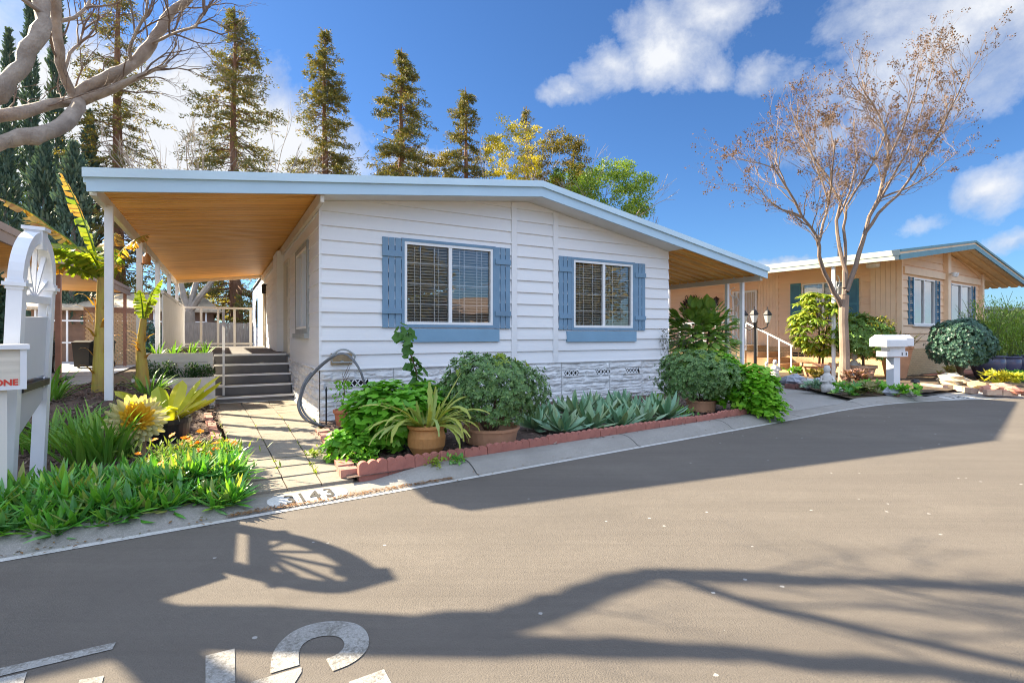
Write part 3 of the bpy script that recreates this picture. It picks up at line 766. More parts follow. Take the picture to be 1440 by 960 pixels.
for nm, u0, u1, v0, v1, z0, z1, lb in (('planter_box', -2.60, -1.50, 3.05, 3.5, .52, 1.05, 'upper cream wooden planter box beside the steps with green strap plants'),
                                      ('planter_box', -2.62, -1.46, 2.62, 3.04, .10, .62, 'lower cream wooden planter box beside the steps with ferny plants')):
    p = thing(nm, lb, 'planter', hw(u0, v0), HROT, 'tiered planter boxes beside the steps')
    L, D = u1 - u0, v1 - v0
    b = MB(); hb = (z1 - z0) / 3
    for k in range(3): b.box(0, L, 0, .03, z0 + k * hb + .003, z0 + (k + 1) * hb - .003); b.box(0, .03, .03, D, z0 + k * hb + .003, z0 + (k + 1) * hb - .003); b.box(L - .03, L, .03, D, z0 + k * hb + .003, z0 + (k + 1) * hb - .003)
    b.box(0, L, D - .03, D, z0, z1 - .002); b.box(.03, L - .03, .03, D - .03, z0, z0 + .03); b.build('boards', planter_m, p)
    b = MB(); b.box(.03, L - .03, .03, D - .03, z1 - .08, z1 - .05); b.build('soil', soil_m, p)
    for x in (0, L):
        b = MB(); b.box(x - .045, x + .045, -.02, -.001, z0 - .08 if z0 > .3 else .05, z1 + .01); b.build('corner_post', planter_m, p)
# ================= the tan house to the right =================
tan = M('tan_siding', (.90, .63, .41), .6, .04, 1.2, .10, 30, (.5, .5, 7), dirt=.05)
tan_t = M('tan_trim', (.90, .66, .44), .55, .06, 3)
teal = M('teal_shutter', (.07, .24, .31), .5, .12, 4)
teal_f = M('teal_fascia', (.10, .24, .29), .5, .10, 3)
tin = M('mottled_eave_metal', (.46, .45, .38), .5, .3, 2.5, .1, col2=(.24, .34, .31))  # cream metal mottled with grey teal
brick_t = None
def brick_skirt():
    m, nt, b = newmat('tan_brick_skirting'); tc = nt.new('ShaderNodeTexCoord'); v = tc.outputs['Object']
    sp = nt.new('ShaderNodeSeparateXYZ'); nt.link(v, sp.inputs[0]); cb = nt.new('ShaderNodeCombineXYZ')
    nt.link(nt.math('ADD', sp.outputs[0], sp.outputs[1]), cb.inputs[0]); nt.link(sp.outputs[2], cb.inputs[1])
    br = nt.new('ShaderNodeTexBrick'); nt.link(cb.outputs[0], br.inputs[0]); br.inputs['Scale'].default_value = 4.2; br.inputs['Mortar Size'].default_value = .025
    br.inputs['Color1'].default_value = (.78, .55, .30, 1); br.inputs['Color2'].default_value = (.70, .48, .26, 1); br.inputs['Mortar'].default_value = (.50, .35, .21, 1)
    nt.link(br.outputs[0], b.inputs['Base Color']); b.inputs['Roughness'].default_value = .8
    bn = nt.new('ShaderNodeBump'); bn.inputs['Strength'].default_value = .5; bn.inputs['Distance'].default_value = .02; bn.invert = True
    nt.link(br.outputs[1], bn.inputs['Height']); nt.link(bn.outputs[0], b.inputs['Normal']); return m
brick_t = brick_skirt()
nb = thing('tan_house', 'tan lap sided house with teal roof edge and porch steps behind the bare tree', 'house', NA, NROT)
NP, NZ = 3.66, 4.28
nz = lambda u: NZ - (.14 if u < NP else .152) * abs(u - NP)
NW, NL = 7.35, 16.0
louvre_m = M('blue_louvre', (.05, .17, .27), .5, .12, 4)
wA = (.92, 2.72, 1.72, 3.22); wB = (4.25, 6.35, 1.72, 3.22)
b = MB(); siding(b, [0, NP, NW], .24, .95, lambda u: nz(u) + .02, [wA, wB], fF); b.build('front_wall', tan, nb)
b = MB(); siding(b, [0, NL], .24, .95, lambda v: nz(0) + .02, [(1.55, 3.0, 1.75, 3.2), (4.7, 5.7, .9, 3.1)], fL); b.build('side_wall', tan, nb)
b = MB(); b.face((NW, 0, 0), (NW, NL, 0), (NW, NL, 3.75), (NW, 0, 3.75)); b.face((0, NL, 0), (NW, NL, 0), (NW, NL, 3.7), (NP, NL, NZ), (0, NL, 3.7)); b.build('rear_wall', tan, nb)
b = MB(); b.box(-.03, NW, -.03, -.001, 0, .95); b.box(-.03, -.001, 0, NL, 0, .95); b.build('brick_skirting', brick_t, nb)
for v in (3.0,):
    b = MB()
    for i in range(3):
        for j in range(2): b.box(-.036, -.031, 2.7 + i * .22, 2.88 + i * .22, .60 + j * .09, .66 + j * .09)
    b.build('vent', black, nb)
# vertical board section by the corner and posts of the front
b = MB()
for k in range(5): b.box(-.045, -.001 - (.012 if k % 2 else 0), .12 + k * .14, .255 + k * .14, .95, nz(0))
b.box(-.045, .05, -.045, .10, .95, nz(0)); b.build('corner_panel', tan_t, nb)
b = MB(); b.box(NP - .14, NP + .14, -.16, 0, .95, nz(NP) + .0); b.build('ridge_post', tan_t, nb)
b = MB(); b.box(NW - .12, NW + .10, -.14, 0, .95, nz(NW)); b.build('end_post', tan_t, nb)
for a, c in ((.06, NP - .15), (NP + .15, NW - .13)):
    b = MB(); b.box(a, c, -.09, 0, 3.30, 3.52); b.build('lintel_board', tan_t, nb)
for w in (wA, wB):
    wo = window(nb, fF, *w, grid=(1, 1), blind=False, pane_mats=(glass_bright, glass_bright))
    b = MB()
    for s in (0, 1):
        x0 = w[0] + .05 if s == 0 else w[1] - .45
        for k in range(9): b.box(x0 + k * .045, x0 + k * .045 + .04, .10 + .02 * (k % 2), .115 + .02 * (k % 2), w[2], w[3])
    b.build('curtain', M('pale_curtain', (.62, .62, .64), .8, .05), wo)
    for x0 in ((w[0] - .42), (w[1] + .03)):
        b = MB(); b.box(x0, x0 + .06, -.05, 0, w[2], w[3]); b.box(x0 + .33, x0 + .39, -.05, 0, w[2], w[3])
        for k in range(26):
            z = w[2] + (k + .5) * (w[3] - w[2]) / 26; b.face((x0 + .06, -.045, z - .02), (x0 + .33, -.045, z - .02), (x0 + .33, -.01, z + .025), (x0 + .06, -.01, z + .025))
        b.build('shutter', louvre_m, wo)
    b = MB(); b.box(w[0] - .05, w[1] + .05, -.07, 0, w[2] - .07, w[2]); b.build('sill', white, wo)
wo = window(nb, fL, 1.55, 3.0, 1.75, 3.2, grid=(1, 1), blind=True)
for v0 in (1.16, 3.03):
    b = MB(); b.box(-.05, -.016, v0, v0 + .37, 1.62, 3.24); s_ = b.build('shutter', teal, nb)
    b = MB()
    for q in (1.68, 2.46):
        b.box(-.062, -.0505, v0 + .05, v0 + .32, q, q + .70)
    b.build('panel', M('teal_panel', (.05, .18, .26), .5, .12, 4), s_)
b = MB(); b.box(-.02, .04, 4.75, 5.65, .98, 3.05); d = b.build('door', M('pale_door', (.62, .52, .40), .5, .05), nb)
b = MB(); b.box(-.07, -.02, 4.68, 4.76, .95, 3.12); b.box(-.07, -.02, 5.64, 5.72, .95, 3.12); b.box(-.07, -.02, 4.76, 5.64, 3.05, 3.12)
for k in range(9): b.box(-.05, -.035, 4.80 + k * .1, 4.815 + k * .1, 1.0, 3.05)
b.build('security_screen', white, d)
b = MB(); 
for k in range(7): b.box(-.03, -.0, 3.86 + k * .115, 3.86 + k * .115 + .108, .95, nz(0))
b.build('board_panel', tan_t, nb)
# roof: slopes over the porch on the near side
NU0, NV0, NU1 = -2.40, -.80, 10.2
def nband(us, dz0, dz1, v0, v1, b):
    lo = [(u, nz(u) + dz0) for u in us]; hi = [(u, nz(u) + dz1) for u in reversed(us)]
    b.prism(lo + hi, lambda u, z, d: Vector((u, d, z)), v0, v1)
b = MB(); nband([NU0 + .01, NP, NU1], .20, .26, NV0 + .004, NL, b); b.build('roof', roof_m, nb)
b = MB(); nband([NU0, NP, NU1], 0, .15, NV0 - .04, NV0, b); nband([NU0 - .02, NP, NU1], .21, .28, NV0 - .07, NV0, b); b.build('fascia', teal_f, nb)
b = MB(); nband([NU0, NP, NU1], .15, .21, NV0 - .03, NV0, b); b.build('fascia_strip', tan_t, nb)
b = MB(); b.box(NU0 - .03, NU0, NV0, NL, nz(NU0) + .0, nz(NU0) + .12); b.box(NU0 - .045, NU0, NV0 - .03, NL, nz(NU0) + .121, nz(NU0) + .275); b.build('eave_gutter', tin, nb)
tanw = M('tan_soffit', (.90, .62, .30), .55, .1, 3)
def nrib(b, ua, uc, v0, v1, pitch=.30, dep=.05, dz=.05):
    v = v0
    while v < v1 - .01:
        for p, q, h0, h1 in ((0, .6, 0, 0), (.6, .7, 0, dep), (.7, .9, dep, dep), (.9, 1, dep, 0)):
            a, c = v + p * pitch, v + q * pitch
            b.face((ua, a, nz(ua) + dz + h0), (ua, c, nz(ua) + dz + h1), (uc, c, nz(uc) + dz + h1), (uc, a, nz(uc) + dz + h0))
        v += pitch
b = MB(); nrib(b, NU0 + .02, -.0, NV0 + .01, NL - .1); nrib(b, 0, NP, NV0 + .01, 0); nrib(b, NP, NW, NV0 + .01, 0); nrib(b, NW, NU1, NV0 + .01, NL - .1); b.build('porch_ceiling', tanw, nb)
b = MB(); b.prism([(NP + 1.2, nz(NP + 1.2) + .04), (NW + 1.6, nz(NW + 1.6) + .04), (NW + .1, nz(NW + 1.6) + .1)], lambda u, z, d: Vector((u, d, z)), -.06, -.01); b.build('gable_bracket', tan_t, nb)
b = MB(); b.box(NU0 + .05, NU0 + .13, .86, .94, 0, nz(NU0) + .05); b.build('porch_post', white, nb)
b = MB(); scroll(b, NU0 + .12, .9, NU0 + .50, .9, .9, 3.2, 3, .014); b.build('post_scrollwork', white, nb)
b = MB(); b.box(NU0 + .05, NU0 + .13, 7.0, 7.08, 0, nz(NU0) + .05); b.build('porch_post', white, nb)
b = MB(); b.lathe([(.0, 3.52), (.17, 3.50), (.19, 3.60), (.06, 3.66), (0, 3.66)], 14, (-.55, .55, 0)); b.bar((-.55, .55, 3.64), (-.55, .55, 3.95), .03); b.build('porch_lamp', white, nb)
b = MB()
for sx in (-.12, .12):
    b.lathe([(.0, -.02), (.05, .0), (.085, .13), (.0, .135)], 12, (NP + sx, -.30, 3.40)); b.bar((NP, -.16, 3.50), (NP + sx, -.27, 3.50), .03)
b.build('floodlight', white, nb)
for v, s in ((8.3, .2), (4.6, .16)):
    b = MB(); b.lathe([(.07, 0), (.07, .28), (.11, .28), (.11, .33), (.0, .40)], 12, (-1.6 + s, v, nz(-1.6) + .25)); b.build('roof_vent', grey_trim, nb)
b = MB(); b.bar((-.9, 1.4, nz(-.9) + .25), (-.9, 1.4, nz(-.9) + .9), .03)
for k in range(4): b.bar((-1.2 + .05 * k, 1.4, nz(-.9) + .55 + .1 * k), (-.6 - .05 * k, 1.4, nz(-.9) + .60 + .1 * k), .015)
b.build('antenna', black, nb)
b = MB(); b.bar((-1.5, 9.8, 3.8), (-1.5, 9.8, 4.6), .03)
for k in range(5): b.bar((-1.9 + .2 * k, 9.5, 4.55), (-1.9 + .2 * k, 10.1, 4.55), .015)
b.bar((-1.95, 9.8, 4.55), (-1.05, 9.8, 4.55), .02); b.build('antenna', black, nb)
# porch slab, steps, railing
b = MB(); b.box(-1.45, -.035, 4.3, 12, 0, .95); b.build('porch_base', brick_t, nb)
b = MB(); b.box(-1.50, -.04, 4.25, 12, .95, .99); b.build('porch_floor', M('porch_floor_tan', (.5, .33, .2), .7, .1), nb)
ns = thing('porch_steps', 'tan painted porch steps leading to the door of the tan house', 'steps', nw(-.75, 4.25), NROT)
sm_ = M('tan_step_paint', (.60, .34, .17), .6, .08, 3)
for k in range(4):
    b = MB(); b.box(-.7 - .0 * k, .68, -.42 * (4 - k), (-.42 * (3 - k) - .002 if k < 3 else -.004), .0, .19 * (k + 1)); b.build('step', sm_, ns)
pr = thing('porch_railing', 'white metal railing sloping down beside the tan porch steps', 'railing', nw(-1.47, 4.3), NROT)
b = MB(); b.bar((0, 0, 1.85), (0, -1.75, 1.0), .05); b.build('handrail', white, pr)
for k in range(5):
    y = -.05 - k * .41; b = MB(); b.bar((0, y, max(.0, .95 - .19 * (k + .6) * 1.1)), (0, y, 1.85 + y * .486), .04); b.build('post', white, pr)
pr = thing('porch_railing', 'white picket railing along the tan porch behind the big leafed plant', 'railing', nw(-1.44, 4.4), NROT)
b = MB(); b.box(-.025, .025, 0, 7.5, 1.82, 1.87); b.box(-.02, .02, 0, 7.5, 1.12, 1.16)
b.build('rails', white, pr)
for k in range(14):
    b = MB(); b.box(-.018, .018, k * .55, k * .55 + .05, .99, 1.82); b.build('picket', white, pr)
wl = thing('wall_lantern', 'black wall lantern on the tan wall beneath the porch roof', 'lantern', nw(-.02, 6.35, 2.75), NROT)
b = MB(); b.bar((0, 0, .12), (-.18, 0, .12), .03); b.lathe([(0, .22), (.13, .10), (.10, .08), (.08, -.16), (.0, -.20)], 6, (-.2, 0, 0)); b.build('lantern_body', black, wl)
wr = MB(); rr = random.Random(3)
for k in range(420):
    a = rr.uniform(0, 6.28); r = .34 + rr.gauss(0, .06); p = Vector((-.1 + rr.gauss(0, .03), r * math.cos(a), r * math.sin(a)))
    wr.leaf(p, Vector((rr.gauss(0, .3) - .4, rr.gauss(0, 1), rr.gauss(0, 1))), Vector((1, 0, 0)), .14, .05)
tag(wr.build('wreath', Leaf('wreath_leaf', [(.012, .012, .008), (.04, .03, .02)], .7, 0), None, nw(-.02, 7.6, 2.55), NROT), 'dark round wreath hanging on the tan wall near the lantern', 'wreath')

# ================= carport of the neighbour on the left =================
brown = M('brown_painted_wood', (.24, .15, .11), .6, .12, 4, .2)
lc = thing('brown_carport', 'low brown roofed carport on square posts left of the white house', 'carport', hw(-4.9, 0), HROT)
LV0, LV1, LZ = -1.35, 20.0, 3.28
b = MB(); b.box(-6, 0, LV0, LV1, LZ + .02, LZ + .16); b.build('roof', brown, lc)
b = MB(); b.box(.0, .05, LV0 - .05, LV1, LZ - .16, LZ + .04); b.box(-.001, .08, LV0 - .08, LV1, LZ + .04, LZ + .18); b.box(-6, 0, LV0 - .05, LV0, LZ - .12, LZ + .18); b.build('fascia', M('mauve_brown_fascia', (.26, .18, .15), .5, .1, 3), lc)
b = MB(); v = LV0 + .01
while v < LV1 - .1: b.box(-6, -.01, v, v + .13, LZ - .03, LZ + .0); b.box(-6, -.01, v + .13, v + .15, LZ - .01, LZ + .01); v += .15
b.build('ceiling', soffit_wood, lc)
for v in (3.4, 9.0, 14.5, 19.5):
    b = MB(); b.box(-.14, -.03, v - .055, v + .055, 0, LZ - .03); b.build('post', M('red_brown_post', (.27, .14, .10), .6, .15, 4) if v > 5 else M('tan_post', (.50, .33, .24), .6, .1, 4), lc)
lh = thing('tan_side_house', 'tan house wall seen through the arched mailbox stand at the left edge', 'house', hw(-8.0, 1.0), HROT)
lt = M('peach_tan_siding', (.52, .35, .25), .6, .08, 2)
b = MB(); siding(b, [0, 11], .2, .0, lambda v: 3.2, [], lambda v, z, o: Vector((o, v, z))); b.face((0, 0, 0), (-3, 0, 0), (-3, 0, 3.2), (0, 0, 3.2)); b.build('wall', lt, lh)
for v in (1.0, 1.45):
    b = MB(); b.box(.02, .08, v, v + .1, .0, 3.2); b.build('trim_board', M('pale_peach_trim', (.62, .45, .34), .6, .08), lh)
lp = thing('lattice_panel', 'beige diamond lattice panel at the back of the brown carport', 'lattice', hw(-6.55, 20.4), HROT)
b = MB(); b.box(0, 2.0, 0, .03, .0, .05); b.box(0, 2.0, 0, .03, 2.35, 2.6); b.box(0, .06, 0, .03, .05, 2.35); b.box(1.94, 2.0, 0, .03, .05, 2.35); b.build('frame', brown, lp)
b = MB(); beige = M('beige_lattice', (.52, .40, .26), .7, .1)
for k in range(-14, 24):
    for sg in (1, -1):
        x0 = k * .17; pts = []
        a = Vector((x0, .012 + .008 * sg, .05)); c = Vector((x0 + sg * 2.3, .012 + .008 * sg, 2.35))
        # clip to panel
        t0, t1 = 0, 1
        for lo, hi in ((.06, 1.94),):
            dx = c.x - a.x
            ta, tb = (lo - a.x) / dx, (hi - a.x) / dx
            t0, t1 = max(t0, min(ta, tb)), min(t1, max(ta, tb))
        if t1 - t0 > .02: b.bar(a.lerp(c, t0), a.lerp(c, t1), .085, .008, Vector((0, 1, 0)))
b.build('lattice_strips', beige, lp)
def bin_(p, rot, col, lb):
    t = thing('wheelie_bin', lb, 'bin', p, rot, 'wheelie bins in the carport'); mt = M('bin_plastic', col, .45, .1)
    b = MB(); vs = [(-.24, -.28, .06), (.24, -.28, .06), (.24, .26, .06), (-.24, .26, .06), (-.29, -.36, 1.0), (.29, -.36, 1.0), (.29, .36, 1.0), (-.29, .36, 1.0)]
    b.add(vs, [(3, 2, 1, 0), (4, 5, 6, 7), (0, 1, 5, 4), (1, 2, 6, 5), (2, 3, 7, 6), (3, 0, 4, 7)]); b.build('bin_body', mt, t)
    b = MB(); b.prism([(-.38, 1.0), (.42, 1.0), (.40, 1.06), (.05, 1.13), (-.36, 1.06)], lambda a, z, d: Vector((d, a, z)), -.31, .31); b.build('lid', mt, t)
    b = MB(); b.bar((-.26, .44, 1.0), (.26, .44, 1.0), .035); b.build('handle', mt, t)
    for sx in (-.27, .27):
        b = MB(); b.tube([(sx - .03, .24, .11), (sx + .03, .24, .11)], .11, 14); b.build('wheel', black, t)
bin_(hw(-6.25, 18.9, .02), HROT - .15, (.012, .012, .013), 'black wheelie bin behind the red brown carport post')
bin_(hw(-5.62, 19.3, .02), HROT, (.012, .03, .026), 'dark green wheelie bin beside the black bin in the carport')
# a dark car parked nose out at the back of the carport
car = thing('parked_car', 'dark car parked under the brown carport in front of the blue green hedge', 'car', hw(-7.35, 14.4, .02), HROT)
carp = M('dark_car_paint', (.02, .021, .025), .25, .1)
b = MB(); sec = [(-2.1, .35), (-2.15, .62), (-2.0, .92), (-1.0, 1.0), (-.45, 1.45), (1.3, 1.5), (2.0, 1.05), (2.12, .6), (2.05, .35)]
b.prism(sec, lambda a, z, d: Vector((d, a, z)), -.86, .86); b.build('body', carp, car)
b = MB(); b.prism([(-.98, 1.03), (-.5, 1.42), (1.22, 1.46), (1.85, 1.06)], lambda a, z, d: Vector((d, a, z)), -.868, .868); b.build('window', glass_b, car)
for y in (-1.3, 1.3):
    for x in (-.78, .78):
        b = MB(); b.tube([(x - .11, y, .33), (x + .11, y, .33)], .33, 18); w_ = b.build('wheel', black, car)
        b = MB(); b.tube([(x - .115, y, .33), (x + .115, y, .33)], .19, 14); b.build('rim', grey_trim, w_)
# ================= things behind the deck =================
fh = thing('screened_house', 'low tan roofed house with brown walls far behind the deck railing', 'house', hw(-9.5, 25.5), HROT)
shingle = M('pale_shingle_roof', (.50, .40, .28), .8, .2, 6, .3, 30)
b = MB(); b.face((-.4, -.5, 2.75), (8.2, -.5, 2.75), (7.2, 3.0, 3.75), (.4, 3.0, 3.75)); b.face((-.4, -.5, 2.62), (8.2, -.5, 2.62), (8.2, -.5, 2.75), (-.4, -.5, 2.75)); b.face((8.2, -.5, 2.75), (8.2, 6.5, 2.75), (7.2, 3, 3.75)); b.face((-.4, -.5, 2.62), (-.4, 6, 2.62), (8.2, 6, 2.62), (8.2, -.5, 2.62)); b.build('roof', shingle, fh)
b = MB(); b.box(0, 7.8, 0, 6, 0, 2.61); b.build('wall', M('brown_wall', (.22, .13, .085), .7, .2, 3), fh)
for k in range(7):
    b = MB(); b.box(.2 + k * 1.2, .28 + k * 1.2, -.35, -.28, 0, 2.61); b.build('porch_post', white, fh)
b = MB(); b.box(.2, 7.5, -.36, -.30, 2.05, 2.12); b.box(.2, 7.5, -.36, -.30, .95, 1.02); b.build('porch_rail', white, fh)
gf = thing('grey_fence', 'weathered grey board fence behind the far end of the deck', 'fence', hw(-3.0, 19.2), HROT)
rr = random.Random(12); b = MB()
for k in range(26): b.box(k * .145, k * .145 + .138, rr.uniform(0, .008), .022, 0, 1.95 + rr.uniform(-.03, .02))
b.build('boards', M('grey_fence_board', (.22, .20, .185), .85, .25, 5, .3, 30, (4, 4, .5)), gf)
b = MB(); b.box(0, 3.77, .023, .07, 1.5, 1.59); b.box(0, 3.77, .023, .07, .3, .39); b.build('rail', M('fence_rail_grey', (.2, .18, .165), .85, .2), gf)
# pale carport far beyond the bamboo on the right
fc = thing('white_shed', 'white walled shed with low roof glimpsed beyond the bamboo at right', 'shed', (33.5, 36, 0), .35)
b = MB(); b.box(-3, 9, 0, 5, 0, 3.1); b.build('wall', M('shed_white', (.66, .68, .70), .7, .1, 2), fc)
b = MB(); b.box(-3.4, 9.4, -.5, 5.4, 3.1, 3.3); b.build('roof', M('shed_roof_grey', (.4, .43, .46), .6, .1), fc)
for k in range(4):
    b = MB(); b.box(-2.6 + k * 2.2, -2.45 + k * 2.2, -.35, -.2, 0, 3.1); b.build('post', M('shed_post', (.25, .22, .19), .7, .1), fc)
# street opposite: what the windows mirror
op = thing('opposite_house', 'low tan house across the street mirrored in the front windows', 'house', (20, -7, 0), R(33))
b = MB(); b.box(-9, 9, -6, 0, 0, 2.9); b.build('wall', M('opposite_wall', (.45, .33, .22), .7, .1), op)
b = MB(); b.prism([(-6.6, 2.9), (.7, 2.9), (-3, 4.1)], lambda a, z, d: Vector((d, a, z)), -9.5, 9.5); b.build('roof', M('opposite_roof', (.30, .20, .14), .8, .2), op)
for x in (-5, 0, 5):
    b = MB(); b.box(x - .9, x + .9, .0, .05, 1.0, 2.4); b.build('window', M('opposite_window', (.08, .1, .12), .2, .1), op)
# ================= trees =================
bark_red = M('redwood_bark', (.20, .10, .055), .9, .3, 3, .6, 14, (3, 3, .5))
bark_grey = M('grey_bark', (.26, .22, .18), .85, .25, 4, .5, 20)
bark_smooth = M('smooth_tan_bark', (.36, .26, .19), .7, .22, 4, .3, 18, (1, 1, .5), col2=(.20, .14, .10))
bark_syc = M('pale_mottled_bark', (.48, .39, .305), .75, .2, 7, 1.0, 30, col2=(.22, .16, .115), dirt=.65)
red_leaf = Leaf('redwood_needles', [(.085, .115, .035), (.18, .155, .035), (.11, .13, .038), (.34, .22, .035), (.085, .105, .03), (.13, .14, .035), (.22, .17, .032)], .6, .25)
cyp_leaf = Leaf('cypress_needles', [(.045, .09, .068), (.09, .15, .105), (.06, .115, .088), (.125, .165, .10)], .6, .15)
gold_leaf = Leaf('golden_leaves', [(.50, .40, .03), (.34, .32, .035), (.56, .44, .035), (.22, .24, .035)], .5, .4)
olive_leaf = Leaf('olive_leaves', [(.12, .13, .025), (.24, .18, .03), (.10, .095, .02), (.34, .24, .03)], .5, .3)
green_leaf = Leaf('green_leaves', [(.12, .22, .03), (.2, .32, .04), (.10, .17, .03), (.32, .38, .05)], .5, .4)
def rdir(rr, up=0):
    v = Vector((rr.gauss(0, 1), rr.gauss(0, 1), rr.gauss(0, 1) + up)); return v.normalized()
def redwood_mesh(seed, H, Rm, dens, top_bare=0):
    rr = random.Random(seed); tr = MB(); fo = MB()
    pts = [(rr.gauss(0, .04) * (i > 0), rr.gauss(0, .04) * (i > 0), H * i / 10) for i in range(11)]
    tr.tube(pts, [.40 * (1 - i / 10) ** .85 * H / 23 + .02 for i in range(11)], 9)
    z = H * .10
    while z < H * .985:
        t = z / H; reach = 1.62 * Rm * (1 - t) ** .68 * (.55 + .45 * min(1, (1 - t) * 8)) * (1 if t > .2 else .8)
        for _ in range(rr.choice((3, 3, 4, 5))):
            a = rr.uniform(0, 6.28); L = reach * rr.choice((.35, .55, .75, .9, 1.0, 1.15)) * rr.uniform(.8, 1.1); el = rr.uniform(-.45, .30) + .6 * max(0, t - .6) * 2
            h = Vector((math.cos(a), math.sin(a), 0)); P = []
            for i in range(6):
                q = i / 5; P.append(Vector((0, 0, z)) + h * L * q + Vector((0, 0, L * (math.sin(el) * q - .22 * q * q + .10 * q ** 4))))
            tr.tube(P, [.045 * (1 - t * .6) * (1 - q / 5.6) + .006 for q in range(6)], 3, False)
            if t > 1 - top_bare: nspr = 2
            else: nspr = int(dens * rr.choice((.4, .85, 1.25, 1.8)) * (4 + L * 5.5))
            for _ in range(nspr):
                q = rr.uniform(.22, 1.0) ** .8; i = min(4, int(q * 5)); p = P[i].lerp(P[i + 1], q * 5 - i)
                sd = Vector((-h.y, h.x, 0)) * rr.choice((-1, 1)); d = (h * rr.uniform(.2, 1) + sd * rr.uniform(.1, 1) + Vector((0, 0, rr.uniform(-.6, .25)))).normalized()
                SL = rr.uniform(.25, .6) * (.6 + .5 * min(1, L / 2))
                for k in range(10):
                    pp = p + d * SL * rr.random() + rdir(rr) * .11
                    dd_ = (d + rdir(rr) * .9).normalized(); fo.card(pp, dd_, dd_.cross(rdir(rr)).normalized(), rr.uniform(.09, .19), rr.uniform(.035, .07))
        z += H / 105 * rr.uniform(.4, 1.6)
    return tr, fo
def plant_redwood(px, Y, topy, Rm, seed, label, dens=1.0, bare=0):
    p = at(px, HY, Y); H = CAMZ + (HY - topy) * Y / FPX
    t = thing('redwood_tree', label, 'tree', (p.x, p.y, 0), 0, 'redwoods behind the white house')
    tr, fo = redwood_mesh(seed, H, Rm, dens, bare); tr.build('trunk', bark_red, t); fo.build('crown', red_leaf, t)
plant_redwood(165, 33, -70, 3.0, 21, 'tall redwood with bare reddish trunk running off the top of the photo at left', .55)
plant_redwood(330, 32, 6, 3.4, 22, 'broad tall redwood whose red trunk shows beneath the carport roof', .8)
plant_redwood(457, 36, 40, 2.7, 23, 'narrow golden brown redwood standing between two broader redwoods', .95)
plant_redwood(565, 37, 66, 3.1, 24, 'dense brown green redwood above the middle of the flat roof edge', 1.1)
plant_redwood(655, 40, 122, 2.9, 25, 'shorter redwood just left of the yellow tree', .95)
plant_redwood(740, 44, 150, 2.3, 26, 'thin redwood with bare brown top rising from the yellow tree', .5, .28)
def cypress(px, Y, topy, r, seed, label, basey=None):
    p = at(px, HY, Y); H = CAMZ + (HY - topy) * Y / FPX; rr = random.Random(seed)
    t = thing('cypress_tree', label, 'tree', (p.x, p.y, 0), 0, 'dark cypresses at left')
    b = MB(); b.tube([(0, 0, 0), (0, 0, H * .5), (0, 0, H * .96)], [.22, .12, .02], 7); b.build('trunk', bark_grey, t)
    b = MB(); ph = [rr.uniform(0, 6.28) for _ in range(4)]
    for _ in range(int(H * r * 330)):
        z = H * rr.uniform(.04, 1.0); q = z / H; R_ = r * min(1, q * 6 + .35) * (1 - q ** 3.2) ** .8 * (.82 + .18 * math.sin(3 * z + ph[0]) + .12 * math.sin(7 * z + ph[1]))
        a = rr.uniform(0, 6.28); R_ *= (.86 + .22 * math.sin(a * 3 + z * 1.7 + ph[2])) * rr.uniform(.55, 1.08)
        d = Vector((math.cos(a) * .45, math.sin(a) * .45, 1)) + rdir(rr) * .45; d.normalize()
        b.card(Vector((R_ * math.cos(a), R_ * math.sin(a), z)), d, d.cross(rdir(rr)).normalized(), rr.uniform(.18, .42), rr.uniform(.06, .13))
    b.build('crown', cyp_leaf, t)
cypress(12, 34, 45, .72, 31, 'slim dark cypress column leftmost at the photo edge')
cypress(43, 35, -20, .72, 32, 'tall slim cypress column second from the photo edge')
cypress(80, 36, -30, .75, 33, 'tall cypress column right beside the bare sycamore fork')
cypress(126, 33, 160, .85, 34, 'shorter pointed cypress left of the thin redwood trunk')
cypress(62, 28, 195, 1.15, 35, 'broad low cypress in front of the tall dark columns')
cypress(103, 27, 205, 1.15, 36, 'broad dark cypress behind the carport corner post')
cypress(8, 29, 200, 1.1, 37, 'low bushy cypress above the brown carport roof at the edge')
def branching(b, p, d, L, r, depth, rr, tips, spread=.5, up=.15, n=5, kids=(2, 3), shrink=.74, wob_=.12):
    """a limb with its forks; collects the twig ends in tips"""
    P = [Vector(p)]; q = Vector(p); dd_ = d.normalized(); m = 4
    for i in range(m):
        dd_ = (dd_ + rdir(rr) * wob_ + Vector((0, 0, up * .25))).normalized(); q = q + dd_ * L / m; P.append(q)
    r1 = r * .66; b.tube(P, [r + (r1 - r) * i / m for i in range(m + 1)], max(3, n), False)
    if depth == 0: tips.append((q, dd_)); return
    for k in range(rr.choice(kids)):
        nd = (dd_ + rdir(rr) * spread + Vector((0, 0, up))).normalized()
        st_ = P[-1] if k < 2 else P[rr.choice((2, 3))]
        branching(b, st_, nd, L * shrink * rr.uniform(.75, 1.15), r1 * (.95 if k == 0 else .75), depth - 1, rr, tips, spread, up, n - 1, kids, shrink, wob_)
